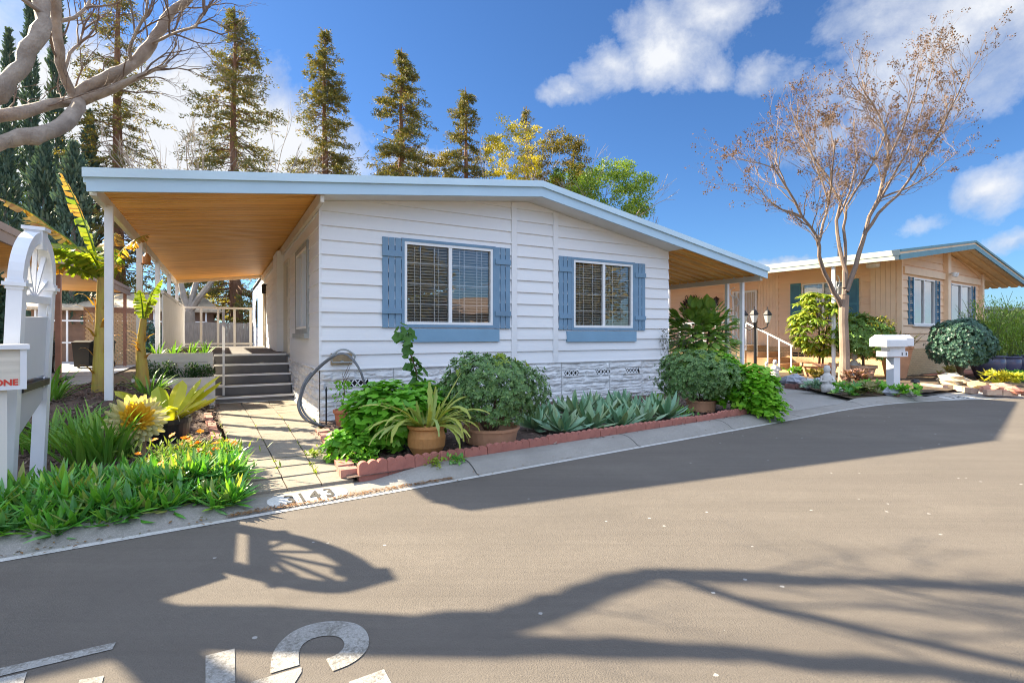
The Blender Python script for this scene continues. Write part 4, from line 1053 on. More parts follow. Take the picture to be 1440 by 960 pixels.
def leafy_tree(name, px, Y, topy, rad, leaf, seed, label, n=70, squash=.9, size=.16, per=85):
    p = at(px, HY, Y); H = CAMZ + (HY - topy) * Y / FPX; rr = random.Random(seed)
    t = thing(name, label, 'tree', (p.x, p.y, 0)); b = MB(); tips = []
    b.tube([(0, 0, 0), (.1, 0, H * .3), (0, .1, H * .5)], [.28, .22, .16], 8, False)
    for k in range(5): branching(b, (0, .1, H * (.42 + .03 * k)), Vector((math.cos(k * 1.3), math.sin(k * 1.3), .9)), H * .17, .09, 3, rr, tips, .55, .1)
    b.build('trunk', bark_grey, t); f = MB(); cz = H - rad * squash
    for _ in range(n):
        v = rdir(rr) * rr.uniform(.35, 1.0) ** .5; c = Vector((v.x * rad, v.y * rad, cz + v.z * rad * squash)); cr = rad * rr.uniform(.14, .26)
        for _ in range(per):
            w_ = rdir(rr) * rr.random() ** .5; pp = c + Vector((w_.x, w_.y, w_.z * .6)) * cr; d = rdir(rr, -.2); f.leaf(pp, d, rdir(rr, 1.2), rr.uniform(.6, 1.2) * size, size * .5)
    f.build('crown', leaf, t)
leafy_tree('yellow_tree', 722, 40, 166, 2.7, gold_leaf, 41, 'bright yellow leaved tree above the roof ridge', 80, 1.25, .19, 90)
leafy_tree('olive_tree', 785, 42, 186, 2.6, olive_leaf, 42, 'dull olive brown tree between the yellow and green trees', 90, 1.1, .19, 100)
leafy_tree('green_tree', 858, 39, 226, 3.5, green_leaf, 43, 'fresh green round tree right of the ridge', 120, .8, .20, 110)
leafy_tree('green_tree', 805, 44, 232, 2.2, green_leaf, 46, 'small green crown just above the ridge between olive and green trees', 70, .8, .2, 100)
leafy_tree('yellow_tree', 300, 40, 405, 2.2, gold_leaf, 44, 'low yellow green tree seen under the carport roof', 50, .7)
leafy_tree('dark_bush_tree', 600, 41, 215, 2.6, olive_leaf, 45, 'low olive foliage between the redwood bases above the roof', 70, .6, .2, 90)
def bare_tree(px, Y, topy, seed, label, r0, hf, lean=.0, dep=5):
    p = at(px, HY, Y); H = CAMZ + (HY - topy) * Y / FPX; rr = random.Random(seed)
    t = thing('bare_tree', label, 'tree', (p.x, p.y, 0)); b = MB(); tips = []
    b.tube([(0, 0, 0), (.05, 0, hf * .5), (0, 0, hf)], [r0 * 1.15, r0, r0 * .92], 9, False); b.build('trunk', bark_grey, t)
    c = MB()
    for a, e in ((2.9, .9), (.4, .95), (1.6, 1.2)): branching(c, (0, 0, hf - .05), Vector((math.cos(a), math.sin(a) * .5, e * 2.2)), (H - hf) * .30, r0 * .6, dep, rr, tips, .42, .12, 7)
    c.build('crown', bark_grey, t)
bare_tree(266, 25, 120, 51, 'grey forked bare tree behind the deck railing', .26, 2.5)
# hedge and shrubs near the carport
hl = Leaf('blue_green_hedge', [(.05, .13, .12), (.09, .20, .18), (.06, .15, .14)], .5, .15)
def leaf_mass(b, c, rx, ry, rz, n, rr, size, wid=.5, shell=.5, bump=.18, up=.6):
    ph = [rr.uniform(0, 6.28) for _ in range(6)]
    for _ in range(n):
        v = rdir(rr); k = 1 + bump * (math.sin(v.x * 5 + ph[0]) * math.sin(v.y * 5 + ph[1]) + .6 * math.sin(v.z * 7 + ph[2]) * math.sin(v.x * 8 + ph[3])); q = k * (shell + (1 - shell) * rr.random() ** .6)
        p = Vector(c) + Vector((v.x * rx, v.y * ry, v.z * rz)) * q; d = (v * .8 + rdir(rr) * .8).normalized(); b.leaf(p, d, (v + Vector((0, 0, up))).normalized(), size * rr.uniform(.6, 1.3), size * wid)
b = MB(); rr = random.Random(61)
leaf_mass(b, (0, 0, 1.6), 1.15, .8, 2.0, 5200, rr, .17, .6)
tag(b.build('hedge_shrub', hl, None, hw(-7.6, 11.9), HROT), 'blue green dense hedge shrub behind the brown carport post', 'shrub')
b = MB(); leaf_mass(b, (0, 0, .9), 1.1, .8, 1.2, 2600, rr, .16, .6)
tag(b.build('hedge_shrub', hl, None, hw(-4.6, 21.5), HROT), 'blue green shrub behind the white deck railing', 'shrub')
b = MB(); leaf_mass(b, (0, 0, 1.2), 7, 1.5, 1.5, 5000, rr, .3, .6)
tag(b.build('distant_hedge', Leaf('distant_hedge_leaf', [(.05, .08, .03), (.08, .11, .04)], .6, .2), None, (31, 30, 0), .4), 'clipped green hedge far behind the bamboo at the right edge', 'hedge')
for (x, y, s_, lb, sd) in ((15.5, -7.5, 4.2, 'broad leafy street tree mirrored in the left front window', 201), (26, 0, 4.6, 'leafy street tree across the road mirrored in the right front window', 202)):
    t = thing('street_tree', lb, 'tree', (x, y, 0)); rr = random.Random(sd); b = MB(); b.tube([(0, 0, 0), (.1, 0, 2.2), (0, .1, 4)], [.22, .18, .12], 8); b.build('trunk', bark_grey, t)
    b = MB(); leaf_mass(b, (0, 0, 4.6), s_ * .62, s_ * .62, s_ * .6, 3800, rr, .34, .55, .3, .25); b.build('crown', olive_leaf, t)
# ---------- crape myrtle by the neighbour's mailbox ----------
cm = thing('crape_myrtle', 'leafless crape myrtle with rusty seed heads and smooth pale trunk', 'tree', at(1187, HY, 14.2) - Vector((0, 0, CAMZ)))
rr = random.Random(77); b = MB(); tips = []
YC = 14.2; base = at(1187, HY, YC) - Vector((0, 0, CAMZ))
def cp(px, py, dy=0): return at(px, py, YC + dy) - base
b.tube([(0, 0, 0), cp(1188, 500), cp(1186, 450), cp(1187, 415)], [.165, .125, .115, .125], 12, False); b.build('trunk', bark_smooth, cm)
c = MB()
limbs = [  # pixel paths of the main limbs, with depth offsets
    ([(1183, 430, 0), (1172, 410, -.1), (1160, 385, -.2), (1152, 360, -.3), (1150, 335, -.4), (1128, 305, -.6), (1105, 262, -.9), (1085, 232, -1.1)], .085),
    ([(1150, 345, -.35), (1157, 315, -.3), (1165, 285, 0), (1150, 240, .1), (1135, 200, .2)], .05),
    ([(1187, 415, 0), (1190, 385, .1), (1180, 345, .2), (1176, 310, .3), (1182, 285, .3), (1165, 250, .5), (1140, 215, .7), (1120, 180, .9)], .075),
    ([(1187, 405, 0), (1189, 360, .2), (1186, 320, .2), (1190, 290, .1), (1215, 250, -.1), (1235, 215, -.3), (1250, 170, -.5)], .06),
    ([(1190, 410, 0), (1203, 375, .1), (1213, 340, .1), (1222, 305, .2), (1235, 280, .3), (1245, 240, .5), (1250, 200, .7), (1235, 160, .9), (1215, 130, 1.0)], .085),
    ([(1215, 330, .1), (1235, 300, 0), (1262, 275, -.2), (1290, 235, -.4), (1315, 195, -.7), (1338, 150, -1.0), (1356, 110, -1.2)], .055),
    ([(1222, 305, .2), (1252, 255, .6), (1275, 215, .9), (1295, 160, 1.2), (1310, 100, 1.5)], .05),
    ([(1235, 280, .3), (1275, 265, .6), (1310, 245, .9), (1345, 215, 1.3)], .04),
    ([(1176, 310, .3), (1195, 270, .9), (1205, 220, 1.3), (1200, 170, 1.6)], .045),
    ([(1128, 305, -.6), (1100, 295, -1.2), (1078, 280, -1.6), (1062, 258, -1.9)], .035),
    ([(1245, 240, .5), (1270, 180, .2), (1286, 130, -.1), (1294, 90, -.2)], .04),
    ([(1165, 285, 0), (1170, 240, -.8), (1175, 195, -1.4)], .04)]
for path, r0 in limbs:
    P = [cp(*q) for q in path]; m = len(P)
    P2 = [P[0]]
    for a_, c_ in zip(P[:-1], P[1:]): P2 += [a_.lerp(c_, .5) + rdir(rr) * .025, c_]
    c.tube(P2, [.82 * r0 * (1 - .72 * i / (len(P2) - 1)) for i in range(len(P2))], 7, False)
    for i in range(m // 2, m):
        d = (P[i] - P[i - 1]).normalized()
        for _ in range(4):
            nd = (d + rdir(rr) * .75 + Vector((0, 0, .25))).normalized(); branching(c, P[i].lerp(P[i - 1], rr.random() * .7), nd, rr.uniform(.45, .78), r0 * .18, 3, rr, tips, .50, .12, 4, (2, 3, 4), .74, .2)
c.build('crown', M('grey_brown_branch', (.25, .18, .13), .75, .25, 4, .3, 18, (1, 1, .5), col2=(.15, .105, .08)), cm)
f = MB(); rust = Leaf('rusty_seed_head', [(.17, .085, .042), (.09, .058, .04), (.24, .125, .05), (.07, .05, .04)], .7, .2)
for p, d in tips:
    if rr.random() < .40: continue
    for _ in range(rr.choice((3, 5, 8, 12))):
        f.leaf(p - d * rr.uniform(0, .12) + rdir(rr) * .05, (d + rdir(rr)).normalized(), rdir(rr), rr.uniform(.03, .07), .03)
f.build('seed_heads', rust, cm)
# ---------- the sycamore that leans in over the left edge ----------
sy = thing('sycamore_tree', 'bare mottled sycamore with thick pale limbs reaching in at top left', 'tree', (-5.05, 3.75, 0))
SB = Vector((-5.05, 3.75, 0)); rr = random.Random(91)
def sp(px, py, Y): return at(px, py, Y) - SB
b = MB(); b.tube([(0, 0, 0), (.02, .0, .9), (-.05, .02, 1.7), (.05, .05, 2.35)], [.30, .23, .21, .22], 14, False); b.build('trunk', bark_syc, sy)
c = MB(); tw = MB(); tips = []
sl_ = [
    ([Vector((.0, .05, 2.2)), sp(-60, 215, 4.15), sp(0, 199, 4.30), sp(30, 192, 4.45), sp(62, 187, 4.6), sp(90, 175, 4.85), sp(107, 155, 5.1), sp(112, 143, 5.2)], [.15, .085, .076, .074, .072, .072, .068, .062]),
    ([Vector((.05, .1, 2.25)), sp(-60, 180, 4.2), sp(0, 163, 4.5), sp(50, 153, 4.85), sp(100, 143, 5.2), sp(130, 136, 5.25), sp(160, 125, 5.3), sp(195, 108, 5.3), sp(235, 92, 5.4)], [.13, .066, .058, .056, .060, .052, .042, .028, .014]),
    ([sp(100, 143, 5.2), sp(122, 123, 5.25), sp(150, 110, 5.3), sp(173, 99, 5.35), sp(195, 83, 5.42), sp(213, 62, 5.5), sp(226, 42, 5.55), sp(240, 18, 5.6), sp(258, 6, 5.62), sp(275, -15, 5.65), sp(330, -70, 5.8)], [.066, .068, .066, .064, .062, .058, .054, .050, .050, .043, .02]),
    ([Vector((.02, .05, 2.3)), sp(-70, 165, 4.15), sp(-20, 140, 4.25), sp(5, 123, 4.32), sp(25, 100, 4.4), sp(36, 80, 4.45), sp(50, 58, 4.5), sp(62, 34, 4.6), sp(58, 5, 4.65), sp(48, -40, 4.7), sp(60, -130, 4.9)], [.15, .085, .080, .076, .072, .068, .070, .068, .070, .06, .04]),
    ([sp(105, 140, 5.2), sp(92, 112, 5.1), sp(84, 88, 5.0), sp(80, 50, 4.95), sp(79, 15, 4.9), sp(80, -60, 4.8)], [.042, .044, .045, .048, .049, .03]),
    ([sp(185, 92, 5.38), sp(182, 70, 5.3), sp(192, 45, 5.25), sp(205, 22, 5.2), sp(210, -20, 5.2)], [.022, .020, .017, .014, .008]),
    ([sp(213, 62, 5.5), sp(228, 55, 5.4), sp(250, 45, 5.3), sp(275, 38, 5.2), sp(292, 14, 5.2)], [.018, .016, .013, .012, .006]),
    ([sp(90, 100, 5.05), sp(98, 75, 5.1), sp(112, 62, 5.2), sp(118, 40, 5.3)], [.02, .017, .013, .008]),
    ([sp(80, 30, 4.92), sp(105, 25, 5.0), sp(122, 10, 5.1), sp(135, -20, 5.2)], [.02, .017, .014, .008]),
    ([sp(62, 20, 4.62), sp(40, 5, 4.5), sp(20, -10, 4.4)], [.025, .02, .012]),
    ([Vector((.03, .03, 2.2)), Vector((-.42, .12, 2.8)), Vector((-.80, .20, 3.4)), Vector((-1.15, .1, 4.2)), Vector((-1.3, -.2, 5.2))], [.17, .14, .12, .10, .05])]
for P, r_ in sl_:
    P2, r2 = [P[0]], [r_[0]]
    for k in range(len(P) - 1): P2 += [P[k].lerp(P[k + 1], .5) + rdir(rr) * r_[k] * .25, P[k + 1]]; r2 += [(r_[k] + r_[k + 1]) / 2 * rr.uniform(.88, 1.2), r_[k + 1] * rr.uniform(.95, 1.08)]
    c.tube(P2, [q_ * .88 for q_ in r2], 12, False)
    for k in range(2, len(P)):
        if r_[k] > .06: continue
        d = (P[k] - P[k - 1]).normalized()
        for _ in range(2 if r_[k] > .03 else 3):
            nd = (d * .8 + rdir(rr) * .8 + Vector((0, 0, .5))).normalized(); branching(tw, P[k].lerp(P[k - 1], rr.random() * .5), nd, rr.uniform(.22, .42), .010, 4, rr, tips, .6, .12, 5, (2, 2, 3), .75, .24)
c.build('crown', bark_syc, sy, smooth=True); tw.build('twigs', M('brown_twig', (.16, .105, .07), .8, .3, 8), sy)
# ================= garden plants, pots and small things =================
terra = M('terracotta', (.44, .17, .085), .8, .14, 5, .2, 40, dirt=.2)
terra_l = M('terracotta_pale', (.58, .30, .17), .8, .14, 5, .2, 40, dirt=.15)
terra_o = M('ochre_clay', (.46, .22, .07), .7, .14, 5, .2, 40, dirt=.2)
stem_m = M('brown_stem', (.12, .075, .045), .8, .2, 8)
green_stem = M('green_stem', (.13, .17, .05), .6, .2, 8)
pitt = Leaf('grey_green_leaf', [(.07, .16, .05), (.15, .27, .08), (.10, .21, .065), (.22, .34, .10), (.06, .13, .05)], .4, .15)
fresh = Leaf('fresh_green_leaf', [(.10, .32, .02), (.17, .44, .03), (.24, .52, .05), (.10, .30, .03)], .45, .35)
lime = Leaf('lime_new_leaf', [(.25, .36, .04), (.33, .40, .05), (.18, .30, .04)], .45, .4)
agave_m = Leaf('blue_green_agave', [(.15, .29, .19), (.21, .36, .23), (.16, .32, .18), (.29, .39, .20), (.23, .34, .25)], .5, .08)
cactus_m = Leaf('yellow_green_strap', [(.33, .40, .08), (.44, .46, .09), (.27, .36, .10), (.52, .50, .12)], .5, .25)
strap_m = Leaf('green_strap_leaf', [(.10, .25, .04), (.18, .38, .05), (.12, .30, .05), (.26, .44, .07)], .4, .3)
cover_m = Leaf('ground_cover_leaf', [(.09, .32, .04), (.17, .46, .05), (.08, .28, .05), (.32, .56, .06), (.11, .36, .05), (.22, .44, .16), (.08, .24, .07), (.46, .46, .12)], .3, .3)
big_dark = Leaf('big_green_leaf', [(.11, .22, .05), (.18, .31, .07), (.14, .25, .06)], .35, .25)
banana_leaf = Leaf('banana_leaf', [(.14, .24, .02), (.22, .30, .03), (.30, .33, .03)], .4, .45)
banana_dry = Leaf('dry_banana_leaf', [(.42, .22, .04), (.55, .36, .07), (.35, .15, .03), (.48, .40, .08)], .6, .35)
pseudo = M('banana_stem', (.46, .40, .05), .55, .25, 5, .4, 14, (2, 2, .6), col2=(.42, .26, .08), dirt=.7)
def pot(parent, r0, r1, h, mat, rim=.03, wall=.025, rimh=None, loc=(0, 0, 0), soil=True, n=28):
    b = MB(); rimh = rimh or h * .2
    b.lathe([(0, 0), (r0, 0), (r0 + (r1 - r0) * (1 - rimh / h), h - rimh), (r1 + rim, h - rimh + .004), (r1 + rim, h), (r1 + rim - wall, h), (r1 - wall, h - .05), (.0, h - .05)], n, loc)
    o = b.build('pot', mat, parent, smooth=False)
    return o
def whorl(b, p, nrm, rr, n, L, w, lift=.35):
    x = nrm.cross(Vector((.3, .5, .8))).normalized(); y = nrm.cross(x)
    a0 = rr.uniform(0, 6.28)
    for k in range(n):
        a = a0 + k * 2.4; d = (x * math.cos(a) + y * math.sin(a)) + nrm * rr.uniform(lift * .3, lift * 1.9); b.leaf(p, d.normalized(), nrm, L * rr.uniform(.7, 1.2), w, .12, .6)
def clipped_shrub(b, rr, rx, ry, rz, cz, n, L, w, lob=.10, flat=.0):
    ph = [rr.uniform(0, 6.28) for _ in range(6)]
    for _ in range(n):
        v = rdir(rr)
        if v.z < -.75: continue
        k = 1 + lob * (math.sin(v.x * 4 + ph[0]) * math.sin(v.y * 4 + ph[1]) + .7 * math.sin(v.z * 5 + ph[2] + v.x * 3)); k *= rr.choice((1, 1, 1, .95, .88, .76)) * rr.uniform(.95, 1.05)
        if rr.random() < .03: k *= rr.uniform(1.05, 1.16)
        if lob > .075 and math.sin(v.x * 7 + ph[4]) * math.sin(v.z * 8 + ph[5]) * math.sin(v.y * 6 + ph[3]) > .42: k *= .86
        p = Vector((v.x * rx * k, v.y * ry * k, cz + v.z * rz * k)); whorl(b, p, (v + rdir(rr) * .35 + Vector((0, 0, .25))).normalized(), rr, rr.choice((6, 7, 8)), L, w)
# --- two clipped round shrubs in low bowls
for (px, py, rb, rx, rz, cz, sd, nn, lb) in ((690, 620, .36, .61, .43, .62, 1, 2300, 'round clipped grey green shrub in a wide terracotta bowl left of the agaves'),
                                             (986, 577, .26, .72, .44, .60, 2, 2600, 'spreading clipped grey green shrub in a terracotta bowl right of the agaves')):
    p = g(px, py, .09); t = thing('potted_shrub', lb, 'shrub', p, 0, 'clipped shrubs in terracotta bowls'); rr = random.Random(sd)
    pot(t, rb * .85, rb * .96, .19, terra_l, .012)
    b = MB()
    for k in range(9):
        a = k * .7; b.tube([(.05 * math.cos(a), .05 * math.sin(a), .12), (.2 * math.cos(a), .2 * math.sin(a), .35), (.42 * math.cos(a), .42 * math.sin(a), .62)], [.02, .016, .008], 5, False)
    b.build('stems', stem_m, t)
    b = MB(); clipped_shrub(b, rr, rx, rx * .9, rz, cz, nn, .052, .019, .10); b.build('foliage', pitt, t)
    b = MB()
    for _ in range(16):
        v = Vector((rr.gauss(0, .5), rr.gauss(0, .5), 1)).normalized(); whorl(b, Vector((v.x * rx, v.y * rx * .9, cz + v.z * rz * 1.02)), v, rr, 8, .075, .026)
    o_ = b.build('new_growth', lime, t); o_['kind'] = 'stuff'
# --- agaves, each its own plant
def agave_mesh(seed):
    rr = random.Random(100 + seed); b = MB(); n_ = rr.choice((22, 26, 30, 33))
    for i in range(n_):
        q = i / n_; az = i * 2.399 + rr.gauss(0, .14); el = .22 + 1.15 * q + rr.gauss(0, .10)
        b.blade((.03 * math.cos(az), .03 * math.sin(az), .03), az, el, rr.uniform(.26, .44) * (.75 if rr.random() < .12 else 1), rr.uniform(.07, .095), rr.uniform(-.45, .35), 6, lambda t: (.62 + 1.25 * t) * (1 - t ** 2.4) if t < 1 else 0, .26, rr.uniform(-.25, .25), 0, rr)
    return b
ag = [(752, 604, 1.0), (790, 608, 1.12), (832, 603, 1.15), (872, 600, 1.05), (905, 596, 1.15), (935, 588, 1.2), (765, 590, .95), (812, 586, 1.25), (850, 588, 1.1), (890, 584, 1.0), (918, 580, 1.0), (835, 577, 1.0), (872, 575, 1.05), (792, 580, .9)]
desc = ['small blue green agave nearest the round shrub at the left end of the row', 'agave second from the round shrub along the front of the agave patch', 'wide agave at the middle of the front of the agave patch', 'agave right of the wide middle one along the brick edging',
        'agave fifth along the front of the patch from the round shrub', 'large agave at the right end of the patch below the spreading shrub', 'agave behind the leftmost one close to the round shrub', 'tallest agave with upright leaves toward the back left of the patch',
        'agave in the second line behind the wide middle one', 'agave in the second line behind the fifth front one', 'agave at the back right below the last skirting vent', 'agave at the very back nearest the stone skirting', 'agave at the back right of the one nearest the skirting', 'small agave at the back between the round shrub and the tallest agave']
meshes = []
for k, (px, py, s_) in enumerate(ag):
    p = g(px, py, .09)
    o = agave_mesh(k).build('agave', agave_m)
    o.location = p; o.scale = (s_ * .95, s_ * .95, s_ * .84); o.rotation_euler = (0, 0, k * 1.37); tag(o, desc[k], 'agave', 'agaves along the skirting')
# --- epiphyllum cactus in an ochre pot
p = g(600, 641, .08); t = thing('potted_cactus', 'sprawling yellow green strap cactus in an ochre clay pot by the brick edging', 'plant', p); rr = random.Random(9)
b = MB(); b.lathe([(0, 0), (.13, 0), (.20, .12), (.205, .22), (.18, .30), (.21, .315), (.21, .345), (.185, .345), (.17, .31), (0, .31)], 28); b.build('pot', terra_o, t)
b = MB(); pr_ = lambda t_: 1.0 if t_ < .85 else .75 - 2.5 * (t_ - .85)
for k in range(84):
    az = rr.uniform(0, 6.28); low = k % 5; el = rr.uniform(.2, .95) if low else rr.uniform(.9, 1.4); L = rr.uniform(.40, .70) if low else rr.uniform(.22, .42)
    b.blade((.1 * math.cos(az), .1 * math.sin(az), .33), az, el, L, rr.uniform(.026, .046), rr.uniform(1.2, 2.4) if low else rr.uniform(-.2, .5), 11, pr_, .08, rr.uniform(-.6, .6), .16, rr)
for az, el, L in ((.45, 1.05, .66), (.25, .9, .52), (1.9, 1.35, .48), (1.2, 1.3, .40)): b.blade((.05, 0, .33), az, el, L, .055, .1, 9, pr_, .1, .2, .13, rr)
b.build('straps', cactus_m, t)
# --- scented geranium with a tall shoot, by the hose
def geranium(b, rr, c, rx, ry, rz, n, size):
    for _ in range(n):
        v = rdir(rr, .35); q = rr.uniform(.55, 1.0); p_ = Vector(c) + Vector((v.x * rx * q, v.y * ry * q, max(-.85, v.z) * rz * q)); nrm = (v * .6 + Vector((0, 0, 1)) + rdir(rr) * .5).normalized(); fan(b, p_, nrm, size * rr.uniform(.6, 1.25), rr)
def fan(b, p_, nrm, s_, rr):
    """rounded lobed leaf"""
    x = nrm.cross(rdir(rr)).normalized(); y = nrm.cross(x); vs = [p_]; m = 9
    for k in range(m):
        a = -2.6 + 5.2 * k / (m - 1); r = s_ * (.55 if k % 2 else .5) * (1.0 if k % 2 == 0 else 1.18); vs.append(p_ + (x * math.cos(a) + y * math.sin(a)) * r + nrm * r * .18)
    b.add(vs, [(0, k, k + 1) for k in range(1, m)])
p = g(540, 636, .08); t = thing('geranium_bush', 'bright green lobed leaf bush with one tall leafy shoot in front of the window', 'shrub', p); rr = random.Random(13)
b = MB(); geranium(b, rr, (0, .12, .38), .52, .45, .42, 1050, .10); geranium(b, rr, (-.22, .25, .24), .30, .32, .34, 420, .09); geranium(b, rr, (.40, .45, .42), .42, .35, .34, 520, .10); geranium(b, rr, (-.30, -.22, .10), .32, .22, .22, 380, .08)
b.build('foliage', fresh, t)
b = MB(); SP = [Vector((.25, .55, .5)), Vector((.26, .56, .85)), Vector((.17, .52, 1.15)), Vector((.08, .5, 1.42))]; b.tube(SP, [.012, .010, .009, .006], 5)
for _ in range(26): a = rr.uniform(0, 6.28); b.tube([(0, .1, .05), (.25 * math.cos(a), .1 + .25 * math.sin(a), .45)], .007, 4, False)
b.build('stems', stem_m, t)
b = MB()
for _ in range(48):
    q = rr.random() ** .8; i = min(2, int(q * 3)); pp = SP[i].lerp(SP[i + 1], q * 3 - i); d = rdir(rr); d.z *= .3; fan(b, pp + d * rr.uniform(.04, .13), (Vector((0, 0, .5)) + d + Vector((0, -.6, 0))).normalized(), rr.uniform(.08, .125), rr)
b.build('shoot_leaves', Leaf('shoot_leaf', [(.05, .15, .02), (.08, .20, .025)], .4, .35), t)
# --- bright geranium at the kerb end of the bed
p = g(1064, 584, .08); t = thing('geranium_bush', 'bright lime green bush spilling over the kerb at the right end of the bed', 'shrub', p); rr = random.Random(14)
b = MB(); geranium(b, rr, (0, .1, .38), .42, .42, .46, 950, .10); geranium(b, rr, (-.40, .45, .55), .45, .45, .50, 700, .10); geranium(b, rr, (.12, -.1, .12), .34, .24, .24, 320, .085); b.build('foliage', Leaf('lime_geranium_leaf', [(.14, .40, .02), (.22, .50, .03), (.3, .56, .04), (.11, .34, .03)], .45, .4), t)
b = MB()
for _ in range(14): a = rr.uniform(0, 6.28); b.tube([(0, .1, .02), (.2 * math.cos(a), .1 + .2 * math.sin(a), .4)], .007, 4, False)
b.build('stems', stem_m, t)
# low filler plants in the bed
for (px, py, sd, lb, mt, r) in ((748, 548, 1, 'small lime green plant behind the agaves by the skirting', lime, .0), (925, 566, 2, 'fresh green herb clump between the agaves and the spreading shrub', fresh, .22), (958, 586, 3, 'low dark green plant in front of the second terracotta bowl', cover_m, .2),
                                (480, 640, 4, 'low yellow green creeping plant at the corner of the walk', lime, .2), (506, 652, 5, 'trailing green creeper over the brick edging corner', fresh, .18), (612, 655, 6, 'small weed with yellowish leaves at the brick edging', lime, .1), (642, 652, 7, 'small dark green weed growing over the kerb', cover_m, .1), (440, 640, 8, 'thin green weed in the walk joint', lime, .07)):
    if r <= 0: continue
    p = g(px, py, .08); rr = random.Random(sd); b = MB()
    for _ in range(int(160 * r / .2)):
        q = Vector((rr.gauss(0, r * .5), rr.gauss(0, r * .5), rr.uniform(0, r * .7))); b.leaf(q, rdir(rr, .5), Vector((0, 0, 1)), rr.uniform(.03, .065), .03)
    tag(b.build('plantlet', mt, None, p), lb, 'plant')
# --- small terracotta pot with a thin dry plant, hose and holder, stake
p = g(481, 599, .09); t = thing('terracotta_pot', 'small pink terracotta pot with a thin plant beside the hose', 'pot', p); rr = random.Random(15)
pot(t, .075, .115, .24, terra, .012)
b = MB(); b.tube([(0, 0, .15), (.02, .05, .5), (-.02, .08, .75)], [.008, .006, .004], 4)
for k in range(5): b.tube([(0, .06, .45 + .06 * k), (rr.uniform(-.12, .12), rr.uniform(0, .1), .6 + .08 * k)], [.005, .003], 3)
b.build('stem', stem_m, t)
b = MB(); [b.leaf(Vector((rr.gauss(0, .07), rr.gauss(.04, .04), rr.uniform(.30, .62))), rdir(rr), rdir(rr, 1), .07, .05) for _ in range(60)]; b.build('leaves', fresh, t)
hp = thing('hose_holder', 'dull metal hose hanger on the white wall at the house corner', 'hose holder', hw(.30, -.02, .93), HROT)
b = MB(); b.box(-.15, .17, -.035, .0, .0, .18); b.build('bracket', M('tarnished_brass', (.32, .23, .13), .5, .3, 8), hp)
b = MB(); b.tube([(-.17 + .36 * k / 14, -.16, .14 + .10 * math.sin(math.pi * k / 14)) for k in range(15)], .016, 6); b.tube([(-.17, -.16, .14), (-.15, -.16, .04), (.17, -.16, .04), (.19, -.16, .14)], .014, 6); b.bar((0, -.16, .05), (0, -.03, .05), .03); b.build('hanger', grey_trim, hp)
hose = MB()
def hp_(pts, Y0, r):
    P = [at(x, y, Y0 + dy) for x, y, dy in pts]; Q = []
    for i in range(len(P) - 1):
        p0, p1, p2, p3 = P[max(0, i - 1)], P[i], P[i + 1], P[min(len(P) - 1, i + 2)]
        for k in range(6):
            t_ = k / 6; Q.append(.5 * ((2 * p1) + (p2 - p0) * t_ + (2 * p0 - 5 * p1 + 4 * p2 - p3) * t_ * t_ + (3 * p1 - p0 - 3 * p2 + p3) * t_ ** 3))
    Q.append(P[-1]); hose.tube(Q, r, 7)
hp_([(511, 560, .0), (513, 545, .0), (508, 525, .0), (500, 510, .0), (490, 500, .0), (478, 497, .0), (465, 504, -.05), (447, 519, -.1), (431, 538, -.15), (422, 556, -.2), (419, 570, -.22), (425, 585, -.25), (437, 594, -.25), (452, 598, -.2), (470, 599, -.15), (490, 598, -.1)], 7.72, .017)
hp_([(515, 548, .02), (506, 520, .0), (488, 499, .0), (470, 500, -.05), (450, 514, -.1), (434, 533, -.13), (426, 550, -.17), (423, 566, -.2), (430, 583, -.22), (447, 596, -.2), (475, 602, -.16)], 7.66, .016)
hp_([(438, 524, .0), (428, 538, -.1), (421, 560, -.15), (422, 578, -.2), (433, 592, -.2)], 7.60, .018)
tag(hose.build('garden_hose', M('grey_hose', (.15, .16, .17), .45, .2, 8), None), 'coiled dark grey garden hose hanging from its holder down to the walk', 'hose')
b = MB(); b.tube([(0, 0, 0), (0, 0, .50)], .012, 6); b.tube([(0, 0, .50), (0, 0, .56)], [.02, .006], 6); tag(b.build('garden_stake', black, None, hw(.02, -.42, .07)), 'thin dark metal stake standing by the stone skirting at the corner', 'stake')
# --- brick edging: one brick after another
edg = M('scalloped_brick', (.44, .17, .125), .85, .22, 9, .4, 40, col2=(.34, .13, .10), dirt=.25)
def scallop_mesh(L=.275, n=3, H=.115, T=.06):
    poly = [(0, -.09), (L, -.09)]
    for k in range(n - 1, -1, -1):
        w = L / n; 
        for i in range(9): a = math.pi * i / 8; poly.append((w * (k + .5) + w / 2 * math.cos(a), H - w * .42 + w * .42 * math.sin(a)))
    b = MB(); b.prism(poly, lambda x, z, d: Vector((x, d, z)), 0, T); return b
proto = scallop_mesh().build('edging_brick', edg); tag(proto, 'red scalloped edging brick in the row between bed and kerb', 'edging brick', 'scalloped bricks along the kerb'); first = True; rr = random.Random(6)
xs = -1.22
while xs < 4.62:
    p = kerb_at(xs, .372); q = kerb_at(xs + .1, .372); d = (q - p).normalized(); o = proto if first else proto.copy()
    if not first: C.objects.link(o)
    first = False; o.location = (p.x, p.y, .085 + rr.uniform(-.012, .010)); o.rotation_euler = (rr.gauss(0, .05), rr.gauss(0, .022), math.atan2(d.y, d.x) + rr.gauss(0, .025)); xs += .281 * .1 / (q - p).length
